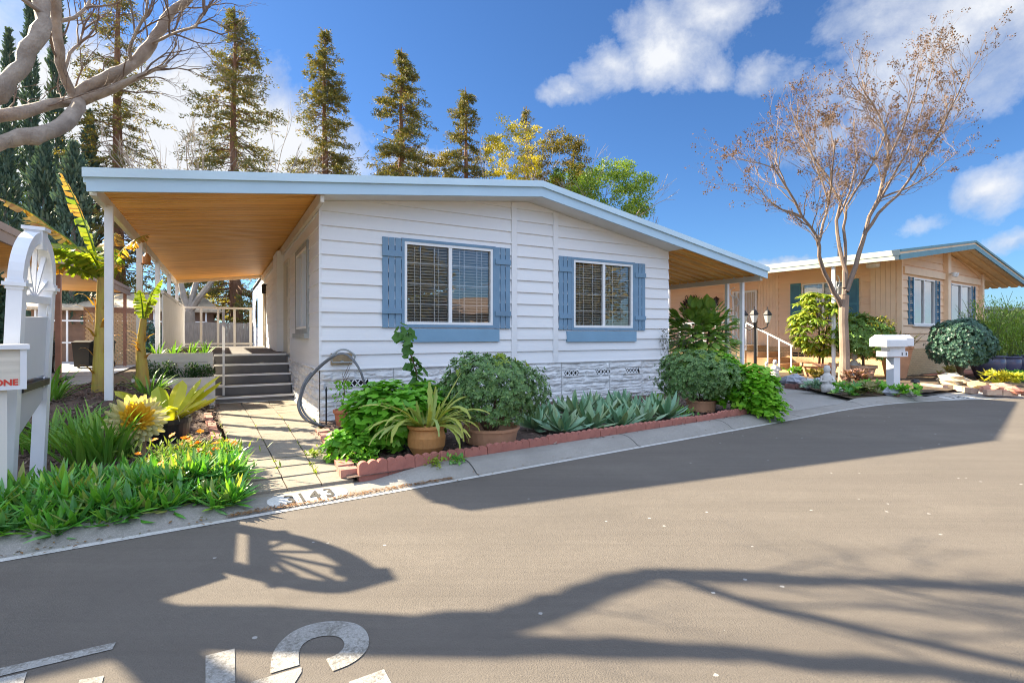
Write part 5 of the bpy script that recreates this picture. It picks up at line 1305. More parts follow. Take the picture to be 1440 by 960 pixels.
def brick_row(pts, L, W_, H, mat, label, group, z=.08, jit=.02):
    b = MB(); b.box(.004, L - .004, -W_ / 2, W_ / 2, 0, H); pr = b.build('edging_brick', mat); tag(pr, label, 'edging brick', group); first = True
    for a, c in zip(pts[:-1], pts[1:]):
        d = (c - a); n_ = max(1, int(d.length / L)); d.normalize()
        for i in range(n_):
            o = pr if first else pr.copy()
            if not first: C.objects.link(o)
            first = False; q = a + d * L * i; o.location = (q.x, q.y, z + rr.uniform(-.012, .012)); o.rotation_euler = (rr.gauss(0, jit * 1.5), rr.gauss(0, jit), math.atan2(d.y, d.x) + rr.gauss(0, jit * 1.5))
redb = M('small_red_brick', (.42, .20, .15), .85, .25, 9, .4, 40, dirt=.3)
brick_row([g(491, 664, .1), g(478, 640, .1), g(452, 603, .1)], .105, .15, .075, redb, 'small worn red brick along the right side of the walk', 'bricks right of the walk', .045)
brick_row([hw(-1.19, -3.25), hw(-1.36, -1.2), hw(-1.53, 1.5)], .21, .10, .085, redb, 'flat red brick along the left side of the walk', 'bricks left of the walk', .05)
dark_b = M('dark_red_edging', (.20, .095, .08), .85, .3, 9, .4, 40)
brick_row([g(1104, 545, .05), g(1160, 549, .05), g(1210, 555, .05), g(1268, 561, .05)], .26, .10, .12, dark_b, 'dark red edging brick round the bed with the bare tree', 'edging bricks of the bare tree bed', .04)
brick_row([g(1296, 544, .06), g(1345, 549, .06), g(1385, 555, .06), g(1440, 556, .06), g(1500, 556, .06)], .30, .14, .12, M('pale_pink_edging', (.45, .25, .19), .85, .3, 9, .4, 40, col2=(.55, .42, .30)), 'pinkish edging brick round the globe tree bed', 'edging bricks of the globe tree bed', .05)
# --- left bed: ground cover of lance leaved rosettes (nobody could count it)
b = MB(); rr = random.Random(33); b2 = MB()
def in_bed(w_): return w_.y > kerb_at(w_.x, .18 + rr.uniform(0, .16)).y
cnt = 0
while cnt < 640:
    u = rr.uniform(-4.0, -1.2); v = rr.uniform(-5.2, -1.75); w_ = hw(u, v)
    dk_ = (w_.y - kerb_at(w_.x, 0).y)
    if not in_bed(w_) or dk_ > 1.75 or w_.x < -5 or (dk_ > 1.15 and w_.x < -3.2): continue
    cnt += 1; s_ = rr.choice((.6, .8, 1.0, 1.2, 1.5)) * rr.uniform(.9, 1.1); z = .05 + .16 * min(1, max(0, dk_ - .2) / .35) * rr.uniform(.3, 1.2); tilt = rdir(rr) * .35
    for k in range(16):
        az = k * 2.4 + rr.gauss(0, .2); el = .10 + 1.2 * (k / 16) + tilt.x * math.cos(az); b.blade((w_.x, w_.y, z), az, el, s_ * rr.uniform(.11, .17), .021 * s_, rr.uniform(-.2, .6), 3, lambda t_: .55 + 1.3 * t_ * (1 - t_) * 2 if t_ < .95 else .05, .2, 0, 0, rr)
struct(b.build('ground_cover', cover_m), 'stuff')
# --- agapanthus clump
def strap_clump(b, rr, n, spread, L, w, droop=(.6, 1.8), el=(.7, 1.45)):
    for _ in range(n):
        a = rr.uniform(0, 6.28); q = spread * rr.random() ** .5; az = a + rr.gauss(0, .5); b.blade((q * math.cos(a), q * math.sin(a), 0), az, rr.uniform(*el), L * rr.uniform(.6, 1.2), w * rr.uniform(.8, 1.2), rr.uniform(*droop), 7, lambda t_: min(1, .5 + t_ * 2) * (1 - t_ ** 3), .12, rr.uniform(-.3, .3), 0, rr)
rr = random.Random(35)
b = MB(); strap_clump(b, rr, 150, .28, .60, .034, (.3, 1.4), (.8, 1.5)); t = b.build('agapanthus_clump', strap_m, None, g(138, 648, .1)); tag(t, 'clump of long green strap leaves in front of the arched mailbox stand', 'plant')
b = MB(); strap_clump(b, rr, 110, .28, .58, .03); t = b.build('agapanthus_clump', strap_m, None, g(45, 640, .1) + Vector((0, .25, 0))); tag(t, 'clump of strap leaves between the two posts of the mailbox stand', 'plant')
b = MB(); strap_clump(b, rr, 80, .25, .5, .025); t = b.build('agapanthus_clump', strap_m, None, g(100, 612, .1)); tag(t, 'smaller strap leaf clump behind the mailbox stand and before the mulch mound', 'plant')
# --- pale yellow rosette on a stem
hd = g(200, 640, .1); hd = Vector((hd.x, hd.y, .1)); t = thing('aeonium', 'large pale yellow and gold rosette succulent on a bare stem', 'succulent', hd); rr = random.Random(36); hz = CAMZ + (HY - 590) * hd.y / FPX - .1
b = MB(); b.tube([(0, 0, -.03), (.01, 0, hz * .5), (-.03, -.02, hz)], [.034, .032, .03], 8); b.build('stem', M('pale_brown_stem', (.34, .22, .14), .8, .2, 12, .4, 30), t)
Mx = Matrix.Translation((-.03, -.05, hz)) @ Matrix.Rotation(R(40), 4, 'Z') @ Matrix.Rotation(R(66), 4, 'X')
for nm, i0, i1, cols in (('outer_leaves', 0, 60, [(.62, .55, .26), (.55, .52, .22), (.68, .60, .36), (.5, .5, .25)]), ('inner_leaves', 60, 110, [(.70, .42, .03), (.75, .50, .06), (.62, .36, .02)])):
    b = MB()
    for i in range(i0, i1):
        q = i / 110; az = i * 2.399; el = .02 + 1.25 * q ** 1.3; L = .285 * (1 - .55 * q); bb = MB(); bb.blade((.02 * math.cos(az), .02 * math.sin(az), .05 * q), az, el, L, .066 * (1 - .35 * q), -.35, 5, lambda t_: (.35 + .9 * t_) * (1 - max(0, t_ - .75) * 3.2), .18, 0, 0, rr)
        b.add([Mx @ Vector(q_) for q_ in bb.v], bb.f)
    b.build(nm, Leaf(nm, cols, .4, .3), t)
# --- black pot of broad yellow green leaves
p = g(233, 622, .09); t = thing('black_pot', 'black plastic nursery pot with broad yellow green leaves behind the rosette', 'potted plant', p); rr = random.Random(37)
pot(t, .235, .265, .30, M('black_plastic', (.018, .018, .02), .35, .3, 4), .012)
b = MB(); lp_ = lambda t_: (.35 + 2.2 * t_ * (1 - t_) + .25 * t_) * (1 if t_ < .9 else (1 - t_) * 10)
for az, el, L, dr in ((3.0, .75, .75, .85), (3.3, .9, .6, .7), (.55, .95, .75, .5), (.35, .6, .55, .3), (.9, 1.1, .6, .4), (1.6, 1.2, .55, .5), (2.4, 1.15, .5, .6), (4.6, .9, .4, 1.0), (5.4, .8, .45, .8), (-.1, .7, .55, .6), (4.0, .85, .45, .9), (.7, .8, .7, .35), (1.1, .9, .55, .5)):
    b.blade((.07 * math.cos(az), .07 * math.sin(az), .25), az, el, L, .19, dr, 8, lp_, .16, rr.uniform(-.3, .3), 0, rr)
b.build('leaves', Leaf('broad_yellow_green_leaf', [(.28, .42, .03), (.46, .50, .04), (.55, .52, .05), (.34, .44, .04)], .35, .4), t)
b = MB()
for k in range(14): az = rr.uniform(-.9, .9); b.blade((.1, 0, .26), az, rr.uniform(.3, .9), rr.uniform(.4, .7), .02, rr.uniform(.3, 1.8), 6, None, .05, 0, 0, rr)
b.build('dry_leaves', Leaf('cream_dry_leaf', [(.62, .55, .40), (.5, .42, .28)], .6, .3), t)
# --- marigolds
p = g(256, 678, .1); t = thing('marigold_patch', 'patch of orange daisy flowers at the corner of the walk and bed', 'flowers', p); rr = random.Random(38); b = MB()
for _ in range(1100): b.leaf(Vector((rr.gauss(0, .2), rr.gauss(.12, .20), rr.uniform(0, .30))), rdir(rr, .6), Vector((0, 0, 1)), rr.uniform(.05, .10), .022)
b.build('foliage', Leaf('pale_green_herb', [(.13, .22, .03), (.20, .28, .04), (.09, .17, .03), (.28, .32, .05)], .5, .4), t)
om = Leaf('orange_petal', [(.75, .25, .01), (.85, .36, .015), (.8, .42, .02)], .5, .35)
for k in range(19):
    b = MB(); c_ = Vector((rr.gauss(.03, .2), rr.gauss(.12, .18), rr.uniform(.24, .40))); nrm = (Vector((0, -.35, 1)) + rdir(rr) * .4).normalized(); whorl(b, c_, nrm, rr, 13, .036, .016, .12); whorl(b, c_ + nrm * .006, nrm, rr, 9, .02, .012, .5); b.build('flower', om, t)
# --- bananas
def banana_leaf_blade(g_, d_, rr, p0, az, el, L, w, droop, torn, dryfrom):
    """a torn banana leaf: strips each side of the rib, the outer ones dried"""
    h = Vector((math.cos(az), math.sin(az), 0)); sd = Vector((-math.sin(az), math.cos(az), 0)); q = Vector(p0); n_ = 26
    rib = []
    for i in range(n_ + 1):
        t_ = i / n_; e = el - droop * t_ * t_; d = h * math.cos(e) + Vector((0, 0, math.sin(e))); up_ = sd.cross(d); rib.append(q.copy())
        if t_ > .14:
            ww = w * math.sin(math.pi * min(1, (t_ - .1) / .92)) ** .55
            for s_ in (1, -1):
                if rr.random() < torn * .18: continue
                tgt = d_ if t_ > dryfrom + rr.gauss(0, .06) else g_; dl = L / n_ * (1.25 if torn < .5 else rr.uniform(.85, 1.3)); hang = rr.uniform(.15, .3) + torn * rr.uniform(0, .95)
                a = q; c = q + d * dl; o_ = (sd * s_ * math.cos(hang) - Vector((0, 0, 1)) * math.sin(hang) + up_ * .18 + d * rr.uniform(-.05, .45)).normalized() * ww * rr.uniform(.75, 1.1)
                m1, m2 = a + o_ * .5 + up_ * ww * .06, c + o_ * .5 + up_ * ww * .06
                tgt.add([a, c, m2, m1, a + o_, c + o_ * .97], [(0, 1, 2, 3), (3, 2, 5, 4)])
        q = q + d * L / n_
    g_.tube(rib, [.016 * (1 - i / (n_ + 3)) + .003 for i in range(n_ + 1)], 4, False)
p = hw(-2.88, 1.35, .50); t = thing('banana_plant', 'tall banana plant with yellow stem and torn orange tipped leaves by the carport post', 'banana plant', p); rr = random.Random(39)
b = MB(); b.tube([(0, 0, -.1), (0, .02, .5), (.02, .02, 1.1), (.04, .0, 1.75)], [.125, .11, .095, .075], 14, False); b.build('stem', pseudo, t)
g_, d_ = MB(), MB()
for k_ in range(16): az = rr.uniform(0, 6.28); z_ = rr.uniform(.25, 1.6); d_.blade((.09 * math.cos(az), .09 * math.sin(az), z_), az, rr.uniform(.9, 1.3), rr.uniform(.2, .4), .06, rr.uniform(1.9, 2.6), 5, None, .1, 0, 0, rr)
for az, el, L, w_, dr, torn, dry in ((3.25, 1.30, 1.62, .15, .22, .3, .62), (3.3, 1.02, 1.35, .17, .95, .75, .45), (3.12, .85, 2.0, .16, .55, .9, .40), (3.6, .80, 1.05, .22, 1.15, .5, .85), (3.9, 1.0, .95, .24, 1.3, .4, .95), (.3, 1.2, .95, .17, .9, .7, .5),
                                  (5.0, .9, .95, .24, 1.5, .3, .95), (4.4, 1.0, .9, .26, 1.4, .3, .95), (3.9, .6, .9, .22, 1.6, .6, .6), (5.6, .8, .8, .2, 1.7, .7, .5), (2.0, 1.2, 1.1, .2, .9, .6, .6)):
    banana_leaf_blade(g_, d_, rr, (.04, 0, 1.68), az, el, L, w_, dr, torn, dry)
g_.build('green_leaves', banana_leaf, t); d_.build('dry_leaves', banana_dry, t)
p = hw(-2.42, 1.75, .50); t = thing('banana_plant', 'young banana plant with dry sheathed base right of the first carport post', 'banana plant', p); rr = random.Random(40)
b = MB(); b.tube([(0, 0, -.1), (0, 0, .3), (-.03, 0, .7), (.02, 0, 1.15)], [.12, .085, .065, .045], 12, False); b.build('stem', pseudo, t)
g_, d_ = MB(), MB(); banana_leaf_blade(g_, d_, rr, (.02, 0, 1.05), .2, 1.4, .75, .17, .5, .1, 2); banana_leaf_blade(g_, d_, rr, (.02, 0, 1.05), 2.6, 1.45, .55, .12, .3, .1, 2)
for k in range(9): az = rr.uniform(0, 6.28); d_.blade((0, 0, .35 + .05 * k), az, 1.2, .35, .07, 2.2, 5, None, .1, 0, 0, rr)
g_.build('green_leaves', banana_leaf, t); d_.build('dry_leaves', banana_dry, t)
p = hw(-3.5, .9, .45); t = thing('banana_sucker', 'low banana shoot with dark leaves in front of the tall banana stem', 'banana plant', p); rr = random.Random(41)
g_, d_ = MB(), MB(); banana_leaf_blade(g_, d_, rr, (0, 0, .0), 3.1, 1.2, .75, .10, 1.3, .2, .9); banana_leaf_blade(g_, d_, rr, (0, 0, 0), .2, 1.1, .6, .10, 1.2, .2, 2); banana_leaf_blade(g_, d_, rr, (0, 0, 0), 4.4, 1.1, .5, .10, 1.2, .2, 2); g_.build('green_leaves', Leaf('dull_green_leaf', [(.06, .12, .06), (.09, .15, .06)], .4, .3), t); d_.build('dry_leaves', banana_dry, t)
for k, (u, v, n_, L, lb) in enumerate(((-3.25, .35, 40, .5, 'arching strap leaf plant at the foot of the tall banana stem'), (-2.2, .55, 36, .42, 'strap leaf plant between the young banana and the black pot'), (-3.75, -.3, 34, .42, 'thin strap leaf plant at the edge of the mulch mound'))):
    b = MB(); q = hw(u, v); strap_clump(b, random.Random(400 + k), n_, .12, L, .03, (.5, 1.8), (.6, 1.4)); tag(b.build('strap_plant', strap_m, None, (q.x, q.y, left_z(q))), lb, 'plant')
# plants in the planter boxes
rr = random.Random(42)
for k, x in enumerate((-2.35, -2.1, -1.82, -1.6)):
    b = MB(); strap_clump(b, rr, 16, .06, .30, .028, (.3, 1.4)); tag(b.build('strap_plant', strap_m, None, hw(x, 3.27, 1.0)), ['leftmost strap plant in the upper planter box', 'second strap plant from the left in the upper planter box', 'third strap plant from the left in the upper planter box', 'strap plant nearest the steps in the upper planter box'][k], 'plant', 'plants in the upper planter')
for k, (x, s_) in enumerate(((-2.45, .26), (-2.15, .24), (-1.78, .20), (-1.55, .16))):
    b = MB()
    for _ in range(int(2600 * s_)): v = rdir(rr, .3) * rr.random() ** .4; b.leaf(Vector((v.x * s_ * .9, v.y * s_ * .7, .10 + v.z * s_)), rdir(rr), Vector((0, 0, 1)), .06, .022)
    tag(b.build('fern_plant', Leaf('ferny_leaf', [(.05, .13, .04), (.08, .18, .05)], .5, .3), None, hw(x, 2.82, .58)), ['large ferny plant at the left end of the lower planter box', 'ferny plant second from the left in the lower planter box', 'ferny plant right of the thin post in the lower planter box', 'small ferny plant at the step end of the lower planter box'][k], 'plant', 'plants in the lower planter', 'thing')
for k in range(7):
    b = MB(); q = hw(rr.uniform(-3.6, -2.7), rr.uniform(-.9, .1)); b.rock((0, 0, .02), rr.uniform(.07, .13), rr); o = b.build('mound_rock', M('brown_rock', (.16, .12, .09), .9, .3, 6, .6, 20), None, (q.x, q.y, left_z(q) + .02)); tag(o, 'brown lumpy rock at the foot of the mulch mound', 'rock', 'rocks by the mulch mound')
b = MB(); b.lathe([(0, 0), (.055, .0), (.06, .02), (.06, .13), (.02, .19), (0, .19)], 12); b.tube([(0, 0, .19), (0, 0, .42)], .004, 4); b.lathe([(.09, 0), (.09, .012), (0, .012)], 12); q = hw(-2.45, 2.6, 2.62); tag(b.build('bird_feeder', M('orange_feeder', (.50, .22, .07), .5, .2, 8), None, q), 'small orange hanging bird feeder beside the second carport post', 'bird feeder')
# ================= arched mailbox stand at the left edge =================
mb_w = M('mailbox_white', (.74, .75, .77), .4, .06, 3, .06, 20, dirt=.08)
Pl, Pr = g(8, 704, .11), g(53, 668, .13)
cen = (Pl + Pr) / 2; dirv = (Pr - Pl); span = dirv.length; ang = math.atan2(dirv.y, dirv.x)
ms = thing('mailbox_stand', 'white arched wooden mailbox stand with sunburst spokes at the left edge', 'mailbox stand', (cen.x, cen.y, .11)); ms.rotation_euler = (Matrix.Rotation(.052, 3, 'Y') @ Matrix.Rotation(ang, 3, 'Z')).to_euler()
hs_ = span / 2; PW = .047; ZS = 1.67
for x in (-hs_, hs_):
    b = MB(); b.box(x - PW, x + PW, -PW, PW, -.12, ZS)
    for k, (e, z0, z1) in enumerate(((.008, ZS - .02, ZS + .005), (.024, ZS + .0055, ZS + .035), (.008, ZS + .0355, ZS + .06))): b.box(x - PW - e, x + PW + e, -PW - e, PW + e, z0, z1)
    b.build('post', mb_w, ms)
b = MB(); vs = []; nA = 20; ro, ri = hs_ + PW, hs_ - PW
for i in range(nA + 1):
    a = math.pi * i / nA; ca, sa = math.cos(a), math.sin(a)
    for r, y in ((ro, -.046), (ro, .046), (ri, .046), (ri, -.046)): vs.append((r * ca, y, ZS + .06 + r * sa * 1.0))
b.add(vs, [(4 * i + k, 4 * i + (k + 1) % 4, 4 * i + 4 + (k + 1) % 4, 4 * i + 4 + k) for i in range(nA) for k in range(4)] + [(3, 2, 1, 0), (4 * nA, 4 * nA + 1, 4 * nA + 2, 4 * nA + 3)]); b.build('arch', mb_w, ms)
b = MB(); zt_ = ZS + .06
b.prism([(-.055, zt_ + ri - .05), (.055, zt_ + ri - .05), (.07, zt_ + ro + .012), (-.07, zt_ + ro + .012)], lambda x, z, d: Vector((x, d, z)), -.06, .06); b.box(-.085, .085, -.075, .075, zt_ + ro + .012, zt_ + ro + .04); b.build('keystone', mb_w, ms)
b = MB(); zc = ZS - .085; b.box(-hs_ + PW, hs_ - PW, -.04, .04, zc - .03, zc + .03); b.build('crossbar', mb_w, ms)
for a in (28, 58, 90, 122, 152):
    ca, sa = math.cos(R(a)), math.sin(R(a)); L = .1
    while (L * ca) ** 2 + max(0, zc + L * sa - zt_) ** 2 < (ri + .02) ** 2 and L < 1.5 and abs(L * ca) < ri + .02: L += .01
    b = MB(); b.bar((.03 * ca, 0, zc + .02), (L * ca, 0, zc + L * sa), .024, .03, Vector((0, 1, 0))); b.build('spoke', mb_w, ms)
b = MB(); b.box(-hs_ + PW + .002, hs_ - PW - .002, -.02, .02, .92, 1.44); b.build('panel', M('panel_grey_white', (.60, .61, .64), .45, .05, 2), ms)
b = MB(); b.box(-hs_ + PW, hs_ - PW, -.06, .06, .84, .895); b.build('shelf', black, ms)
b = MB(); b.prism([(-hs_ + PW + .002, .45), (hs_ - PW - .002, .70), (hs_ - PW - .002, .82), (-hs_ + PW + .002, .82)], lambda x, z, d: Vector((x, d, z)), -.018, .018); b.build('lower_panel', M('lower_panel_grey', (.50, .50, .52), .5, .06, 2), ms)
for x, z in ((-hs_ + PW + .03, 1.50), (hs_ - PW - .03, 1.50), (hs_ - PW - .03, .86)):
    b = MB(); b.tube([(x + .03 * math.cos(t_ * .5), -.03, z + .045 * math.sin(t_ * .5)) for t_ in range(11)], .007, 5); b.build('hook', mb_w, ms)
# newspaper box with the red lettering, on its own post
q = at(40, HY, 3.75) - Vector((.68, .73, 0)) * .21; nbx = thing('mail_box', 'cream wooden mail box with white lid and red lettering at the left photo edge', 'mailbox', (q.x, q.y, 0), R(47))
grain = M('pale_wood_grain', (.66, .60, .50), .6, .16, 3, .15, 20, (.6, 1, 7))
z0, z1 = CAMZ - (545 - HY) * 3.72 / FPX, CAMZ - (491 - HY) * 3.72 / FPX
b = MB(); b.box(-.30, .19, .0, .24, z0, z1); b.build('box', grain, nbx)
b = MB(); b.box(.165, .20, -.014, .0, z0 - .01, z1); b.box(-.32, .165, -.014, .0, z0 - .01, z0 + .018); b.box(.1905, .20, .0, .24, z0 - .01, z1); b.build('trim', mb_w, nbx)
b = MB(); b.box(-.32, .215, -.03, .25, z1 + .001, z1 + .035); b.build('lid', mb_w, nbx)
b = MB(); b.box(-.10, .10, .03, .20, -.02, z0 - .001); b.build('post', M('post_cream', (.70, .66, .60), .5, .08, 2, .08, 10, (1, 1, .3)), nbx)
tx = letters('lettering', 'E ONE', .060, M('red_lettering', (.62, .05, .03), .5, .15, 30), 'RIGHT', .001, .0022); tx.parent = nbx; tx.location = (.155, -.0025, z0 + .022); tx.rotation_euler = (R(90), 0, 0)
# ================= neighbour's garden on the right =================
# white double mailbox
q = g(1256, 547, .1); t = thing('white_mailbox', 'white double mailbox with sloping lids on a square post in front of the tan house', 'mailbox', q, NROT - .35); t.scale = (.86, .86, .90)
b = MB(); b.box(-.11, .11, -.11, .11, -.05, .84); b.build('post', mb_w, t)
b = MB(); b.box(-.40, .32, -.16, .16, .86, 1.0); b.box(-.26, .26, -.13, .13, 1.001, 1.12); b.build('shelf', mb_w, t)
b = MB(); b.prism([(-.26, 1.125), (.26, 1.125), (.26, 1.33), (.10, 1.43), (-.10, 1.43), (-.26, 1.30)], lambda y, z, d: Vector((d, y, z)), -.52, .18); b.build('box', mb_w, t)
b = MB(); b.prism([(-.22, 1.14), (.22, 1.14), (.22, 1.36), (.1, 1.43), (-.1, 1.43), (-.22, 1.34)], lambda y, z, d: Vector((d, y, z)), .185, .45); b.build('box', mb_w, t)
for q_ in ((.10, .13, -.165, -.161, .89, .97), (.24, .27, -.165, -.161, .89, .97)):
    b = MB(); b.box(*q_); b.build('latch', black, t)
def rockthing(px, py, r, col, lb, sq=.65, grp='stones in the bare tree bed'):
    q = g(px, py, .1); b = MB(); b.rock((0, 0, r * sq * .7), r, rr, sq); tag(b.build('garden_stone', M('stone_' + str(px), col, .85, .25, 7, .5, 25), None, q), lb, 'stone', grp)
rr = random.Random(55)
for a_ in ((1120, 542, .26, (.34, .36, .42), 'bluish grey boulder at the left end of the bare tree bed'), (1138, 545, .22, (.44, .43, .42), 'pale grey stone second from the left in the bare tree bed'), (1150, 541, .17, (.30, .31, .35), 'dark grey stone behind the pale one near the white figurine'),
           (1176, 552, .13, (.60, .58, .55), 'small white stone at the foot of the bare tree'), (1203, 554, .16, (.40, .38, .36), 'grey stone right of the bare tree trunk'), (1222, 551, .12, (.48, .36, .30), 'pinkish stone between the bare tree and mailbox'), (1252, 556, .16, (.36, .37, .41), 'grey stone at the foot of the white mailbox post'), (1266, 553, .15, (.58, .50, .40), 'tan stone right of the white mailbox post'), (1280, 556, .12, (.50, .47, .44), 'small stone at the right tip of the bare tree bed'), (1108, 540, .20, (.20, .21, .24), 'dark stone at the corner by the driveway')): rockthing(*a_)
for a_ in ((1338, 541, .36, (.60, .50, .34), 'long pale sandstone slab in front of the globe tree'), (1356, 542, .24, (.52, .40, .26), 'square tan stone right of the sandstone slab'), (1372, 545, .2, (.50, .34, .16), 'ochre stone below the blue pots'), (1394, 552, .2, (.50, .24, .16), 'red brown rock beside the number patch'), (1408, 549, .22, (.46, .28, .2), 'brown rock under the yellow flowering clump'), (1424, 553, .18, (.52, .22, .15), 'reddish rock near the right photo edge')): rockthing(*a_, .5, 'stones in the globe tree bed')
# statuary
ivory = M('weathered_statue', (.60, .57, .53), .8, .15, 9, .3, 30)
def figurine(px, py, h, lb, kind=0):
    q = g(px, py, .1); t = thing('garden_figurine', lb, 'figurine', q, rr.uniform(-.4, .4)); k = h / .6
    b = MB()
    if kind == 0: b.lathe([(0, 0), (.15 * k, 0), (.16 * k, .05 * k), (.12 * k, .10 * k), (.13 * k, .2 * k), (.10 * k, .32 * k), (.06 * k, .40 * k), (0, .41 * k)], 14)
    else: b.lathe([(0, 0), (.11 * k, 0), (.12 * k, .16 * k), (.085 * k, .18 * k), (.105 * k, .24 * k), (.09 * k, .36 * k), (.05 * k, .42 * k), (0, .43 * k)], 14)
    b.build('body', ivory, t, smooth=True)
    b = MB(); b.lathe([(0, .40 * k), (.05 * k, .42 * k), (.075 * k, .49 * k), (.05 * k, .57 * k), (0, .59 * k)], 12); b.build('head', ivory, t, smooth=True)
    b = MB(); [b.tube([(s_ * .10 * k, 0, .34 * k), (s_ * .13 * k, -.06 * k, .24 * k), (s_ * .03 * k, -.12 * k, .24 * k)], [.03 * k, .028 * k, .022 * k], 7) for s_ in (-1, 1)]; b.build('arm', ivory, t, smooth=True)
figurine(1163, 551, .62, 'white stacked figurine standing left of the bare tree trunk', 1); figurine(1090, 530, .55, 'pale seated figurine at the foot of the tan porch railing'); figurine(1078, 528, .45, 'smaller pale figurine left of the seated one by the railing')
figurine(1201, 530, .75, 'grey statue in the shade right of the bare tree trunk')
q = g(1062, 540, .05); 
# lamp post with three lanterns
q = at(1062, HY, 16.5); t = thing('lamp_post', 'black lamp post with three lanterns beside the porch steps', 'lamp post', (q.x, q.y, .03)); b = MB(); b.lathe([(0, 0), (.11, 0), (.11, .1), (.05, .2), (.045, 1.72), (.07, 1.75), (.07, 1.95), (.0, 2.0)], 12); b.build('pole', black, t)
lg = M('lantern_glass', (.62, .60, .54), .15, .05)
for k, a in enumerate((0, 2.1, 4.2)):
    x, y = .40 * math.cos(a), .40 * math.sin(a); b = MB(); b.tube([(0, 0, 1.62), (x * .5, y * .5, 1.52), (x * .95, y * .95, 1.60), (x, y, 1.72)], .022, 6); b.build('arm', black, t)
    b = MB(); b.lathe([(0, 1.72), (.05, 1.72), (.13, 1.99), (.15, 2.0), (.07, 2.12), (.015, 2.17), (.012, 2.25), (0, 2.25)], 6, (x, y, 0)); l_ = b.build('lantern', black, t); b = MB(); b.lathe([(.062, 1.74), (.134, 1.97)], 6, (x * 1.0, y * 1.0, 0)); b.build('lantern_pane', lg, l_)
# big leaf plant at our corner
q = at(982, HY, 13.3); t = thing('big_leaf_shrub', 'large leafed green shrub at the right corner of the white house', 'shrub', (q.x, q.y, .03)); rr = random.Random(56); b = MB()
for k in range(9): a = k * .7; b.tube([(0, 0, 0), (.3 * math.cos(a), .3 * math.sin(a), .8), (.65 * math.cos(a), .5 * math.sin(a), 1.5 + .3 * math.sin(k))], [.03, .025, .012], 5, False)
b.build('stems', stem_m, t); b = MB()
for _ in range(620):
    v = rdir(rr, .2); qv = rr.uniform(.45, 1); p_ = Vector((v.x * .95, v.y * .7, 1.30 + v.z * .92)) * 1; p_ = Vector((p_.x * qv, p_.y * qv, 1.30 + (p_.z - 1.30) * qv)); d = (v + Vector((0, 0, -.35)) + rdir(rr) * .4).normalized(); L = rr.uniform(.18, .34)
    b.blade(p_, math.atan2(d.y, d.x), math.asin(max(-1, min(1, d.z))) + .3, L, L * .62, .8, 4, lambda t_: math.sin(math.pi * min(1, t_ * .93 + .07)) ** .7, .14, 0, 0, rr)
b.build('foliage', Leaf('mid_green_broad_leaf', [(.17, .33, .06), (.26, .42, .09), (.20, .36, .07), (.34, .48, .10)], .35, .35), t)
b = MB(); tp = []
for k in range(7): branching(b, (.25, .3, 1.6), Vector((rr.gauss(0, .8), rr.gauss(0, .3), 1.2)), .38, .012, 2, rr, tp, .6, .1, 4)
b.build('dry_twigs', M('pale_twig', (.45, .36, .26), .8, .15), t)
# climbing twigs at the corner of the white house
b = MB(); tp = []; 
for k in range(5): branching(b, (0, 0, 0), Vector((rr.gauss(0, .18), rr.gauss(0, .1), 1)), .55, .009, 3, rr, tp, .45, .35, 4)
for p_, d in tp:
    for _ in range(3): b.leaf(p_ + rdir(rr) * .05, rdir(rr), rdir(rr), .05, .025)
tag(b.build('climbing_shrub', Leaf('thin_climber', [(.10, .10, .06), (.14, .14, .08)], .7, .2), None, hw(7.38, -.16, .05)), 'thin twiggy climber on the right corner of the white wall', 'shrub')
# schefflera in its pot behind the porch post
q = g(1152, 531, .05); t = thing('umbrella_plant', 'tall umbrella plant with drooping yellow green leaves in a wide orange pot', 'plant', q); rr = random.Random(57); pot(t, .38, .50, .46, terra_l, .03)
b = MB(); b.tube([(0, 0, .3), (.03, 0, 1.1), (-.1, 0, 2.3)], [.035, .03, .02], 6); b.tube([(.1, 0, .3), (.15, 0, 1.2), (.3, 0, 2.0)], [.03, .028, .018], 6); b.build('stem', stem_m, t); b = MB()
for _ in range(150):
    v = rdir(rr); c_ = Vector((v.x * .72, v.y * .6, 1.75 + v.z * .95)) * 1.0
    for k in range(8): az = k * .785 + rr.uniform(0, .4); b.blade(c_, az, rr.uniform(-.5, .15), rr.uniform(.24, .38), .10, 1.5, 4, lambda t_: math.sin(math.pi * (t_ * .9 + .1)) ** .8, .12, 0, 0, rr)
b.build('foliage', Leaf('umbrella_leaf', [(.14, .26, .03), (.24, .34, .04), (.42, .44, .05), (.10, .20, .03)], .35, .4), t)
# potted bush beside the trunk
q = g(1214, 533, .05); t = thing('potted_bush', 'bushy dark green and yellow plant in a striped pot right of the trunk', 'plant', q); pot(t, .22, .34, .42, M('striped_pot', (.46, .30, .2), .8, .3, 14), .02); b = MB(); b.tube([(0, 0, .3), (0, 0, 1.0)], [.04, .03], 6); b.build('stem', stem_m, t)
b = MB(); clipped_shrub(b, random.Random(58), .78, .65, .68, 1.22, 620, .13, .05); b.build('foliage', big_dark, t); b = MB(); leaf_mass(b, (.22, -.35, 1.45), .42, .3, .42, 420, random.Random(59), .10, .45); b.build('yellow_leaves', Leaf('variegated_yellow', [(.40, .36, .04), (.5, .42, .08), (.25, .28, .04)], .45, .4), t)
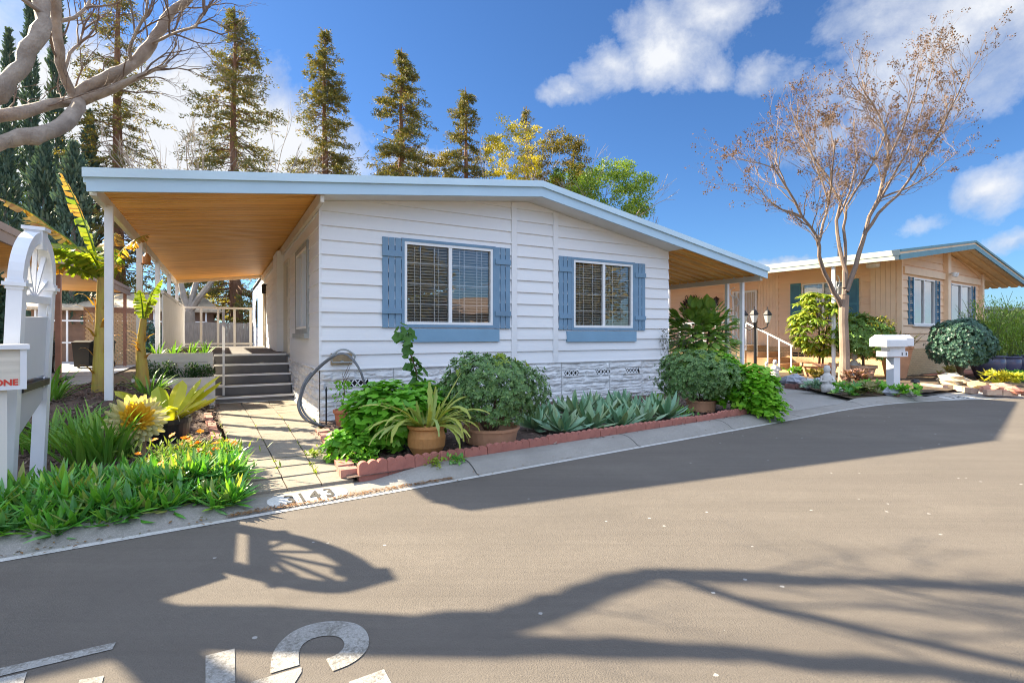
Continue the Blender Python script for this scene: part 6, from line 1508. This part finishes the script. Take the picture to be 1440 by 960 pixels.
# tall terracotta pot with bromeliads
q = g(1259, 533, .05); t = thing('terracotta_planter', 'tall tapered terracotta planter with spiky plants behind the white mailbox', 'planter', q); b = MB(); b.lathe([(0, 0), (.30, 0), (.50, .92), (.53, .93), (.53, 1.0), (.47, 1.0), (.45, .94), (0, .94)], 4); o = b.build('pot', terra_l, t); o.rotation_euler = (0, 0, R(20))
b = MB(); rr = random.Random(60); strap_clump(b, rr, 90, .42, .55, .05, (.4, 1.5), (.5, 1.4)); o = b.build('spiky_leaves', Leaf('bronze_bromeliad', [(.14, .13, .05), (.22, .17, .06), (.10, .14, .04), (.26, .15, .09)], .45, .3), t); o.location = (0, 0, .95)
# small plants on the bed
for k, (px, py, s_, cl, lb) in enumerate(((1176, 549, .28, fresh, 'small bright green plant left of the trunk foot'), (1192, 556, .34, cover_m, 'low dark green plant at the front of the bare tree bed'), (1216, 556, .36, Leaf('mixed_succulent', [(.14, .2, .06), (.3, .26, .1), (.12, .16, .07)], .5, .2), 'yellowish succulent clump in the middle of the bare tree bed'), (1232, 553, .36, fresh, 'green succulent clump left of the mailbox post'), (1146, 549, .3, agave_m, 'grey green succulent left of the white figurine'), (1270, 557, .3, fresh, 'small green plant right of the mailbox post'), (1205, 538, .45, Leaf('dusky_red_leaf', [(.22, .09, .07), (.28, .16, .12), (.14, .10, .07)], .5, .3), 'dusky red succulent against the bare trunk'),
                                       (1150, 533, .42, olive_leaf, 'bronze leafed plant below the umbrella plant pot'), (1180, 523, .5, big_dark, 'dark green plant tucked behind the trunk'), (1338, 529, .42, Leaf('pale_succulent', [(.5, .45, .2), (.35, .36, .15)], .5, .3), 'pale spiky succulent under the globe tree'), (1407, 541, .5, Leaf('yellow_clump', [(.5, .42, .03), (.4, .4, .04), (.3, .34, .04)], .5, .4), 'bright yellow green clump in front of the blue pots'), (1432, 536, .4, fresh, 'green clump at the right edge in front of the blue pots'), (1120, 527, .36, cover_m, 'dark low plant in front of the tan porch steps'))):
    q = g(px, py, .1); rr = random.Random(200 + k); b = MB()
    for _ in range(26):
        c_ = Vector((rr.gauss(0, s_ * .42), rr.gauss(0, s_ * .3), rr.uniform(.02, s_ * .6))); whorl(b, c_, (Vector((0, -.2, 1)) + rdir(rr) * .5).normalized(), rr, 9, .14 * s_ / .35, .05 * s_ / .35, .6)
    tag(b.build('bed_plant', cl, None, q), lb, 'plant')
b = MB(); b.tube([(0, 0, 0), (0, 0, .3)], .03, 8); b.lathe([(.0, .30), (.09, .30), (.06, .36), (0, .37)], 10); tag(b.build('path_light', black, None, g(1287, 557, .08)), 'small black path light at the tip of the bare tree bed', 'garden light')
# globe tree, blue pots, bamboo
q = g(1352, 536, .08); t = thing('globe_tree', 'dark green clipped globe tree on a short forked trunk before the tan house', 'tree', q); t.scale = (.88, .88, .96); b = MB(); b.tube([(0, 0, 0), (-.05, 0, .35), (-.25, 0, .7)], [.10, .08, .05], 8, False); b.tube([(-.04, 0, .3), (.3, 0, .65)], [.07, .04], 7, False); b.tube([(-.04, 0, .3), (.1, .2, .8)], [.07, .04], 7, False); b.build('trunk', stem_m, t)
b = MB(); clipped_shrub(b, random.Random(62), .84, .80, .74, 1.10, 2300, .075, .032, .07); b.build('crown', Leaf('dark_globe_leaf', [(.035, .10, .07), (.065, .145, .095), (.05, .12, .08), (.085, .165, .105)], .35, .12), t)
glaze = M('blue_glaze', (.055, .065, .13), .25, .3, 4, col2=(.11, .10, .16))
for k, (px, sc_, lb) in enumerate(((1389, 1.0, 'leftmost glazed blue pot partly behind the globe tree'), (1412, .96, 'middle glazed blue pot of the three'), (1436, 1.0, 'rightmost glazed blue pot at the photo edge'))):
    q = g(px, 534 - k * 1.5, .06); t = thing('blue_pot', lb, 'pot', q, 0, 'glazed blue pots'); t.scale = (sc_,) * 3
    b = MB(); b.lathe([(0, 0), (.22, 0), (.30, .12), (.40, .42), (.40, .60), (.37, .66), (.41, .68), (.41, .72), (.36, .72), (.34, .66), (0, .66)], 26); b.build('pot', glaze, t, smooth=True)
    rr = random.Random(300 + k); b = MB()
    for _ in range(16):
        a = rr.uniform(0, 6.28); e = rr.uniform(.05, .35); L = rr.uniform(1.2, 2.1); b.tube([(.15 * math.cos(a), .15 * math.sin(a), .64), ((.15 + L * e * .5) * math.cos(a), (.15 + L * e * .5) * math.sin(a), .64 + L * .55), ((.15 + L * e * 1.3) * math.cos(a), (.15 + L * e * 1.3) * math.sin(a), .64 + L * .95)], [.012, .01, .004], 4, False)
    b.build('canes', green_stem, t); b = MB()
    for _ in range(2100):
        v = rdir(rr) * rr.random() ** .45; p_ = Vector((v.x * .75, v.y * .65, 1.50 + v.z * .95)); d = (v * .6 + rdir(rr) + Vector((0, 0, -.2))).normalized(); b.leaf(p_, d, Vector((0, 0, 1)), rr.uniform(.07, .15), .025)
    b.build('foliage', Leaf('bamboo_leaf', [(.17, .31, .045), (.26, .41, .06), (.12, .24, .04), (.34, .42, .08)], .45, .4), t)
# red paving strip before the tan house wall
b = MB(); P = [nw(.2, -.5), nw(4, -.5), nw(4, -1.1), nw(.6, -1.3)]; b.face(*[(p_.x, p_.y, .17) for p_ in P]); b.face(*[(P[k].x, P[k].y, z) for k, z in ((3, .0), (2, .0), (2, .17), (3, .17))]); struct(b.build('brick_path', M('red_paving', (.40, .16, .11), .85, .3, 8, .4, 30)))
# thin weeds in the joints of the walk (nobody could count them)
b = MB(); rr = random.Random(70)
for _ in range(420):
    v = rr.uniform(-3.3, 1.2); a0, a1 = walk_u(v); k = rr.choice((0, 1, 2, 2, 2, 3)); u = a0 + (a1 - a0) * k / 3 + rr.gauss(0, .012); w_ = hw(u, v)
    if math.sin(v * 5.3 + k * 2) < .1: continue
    for _ in range(3): b.leaf(Vector((w_.x, w_.y, .05 + rr.uniform(0, .02))), rdir(rr, 1), rdir(rr), rr.uniform(.012, .03), .014)
struct(b.build('joint_weeds', lime), 'stuff')
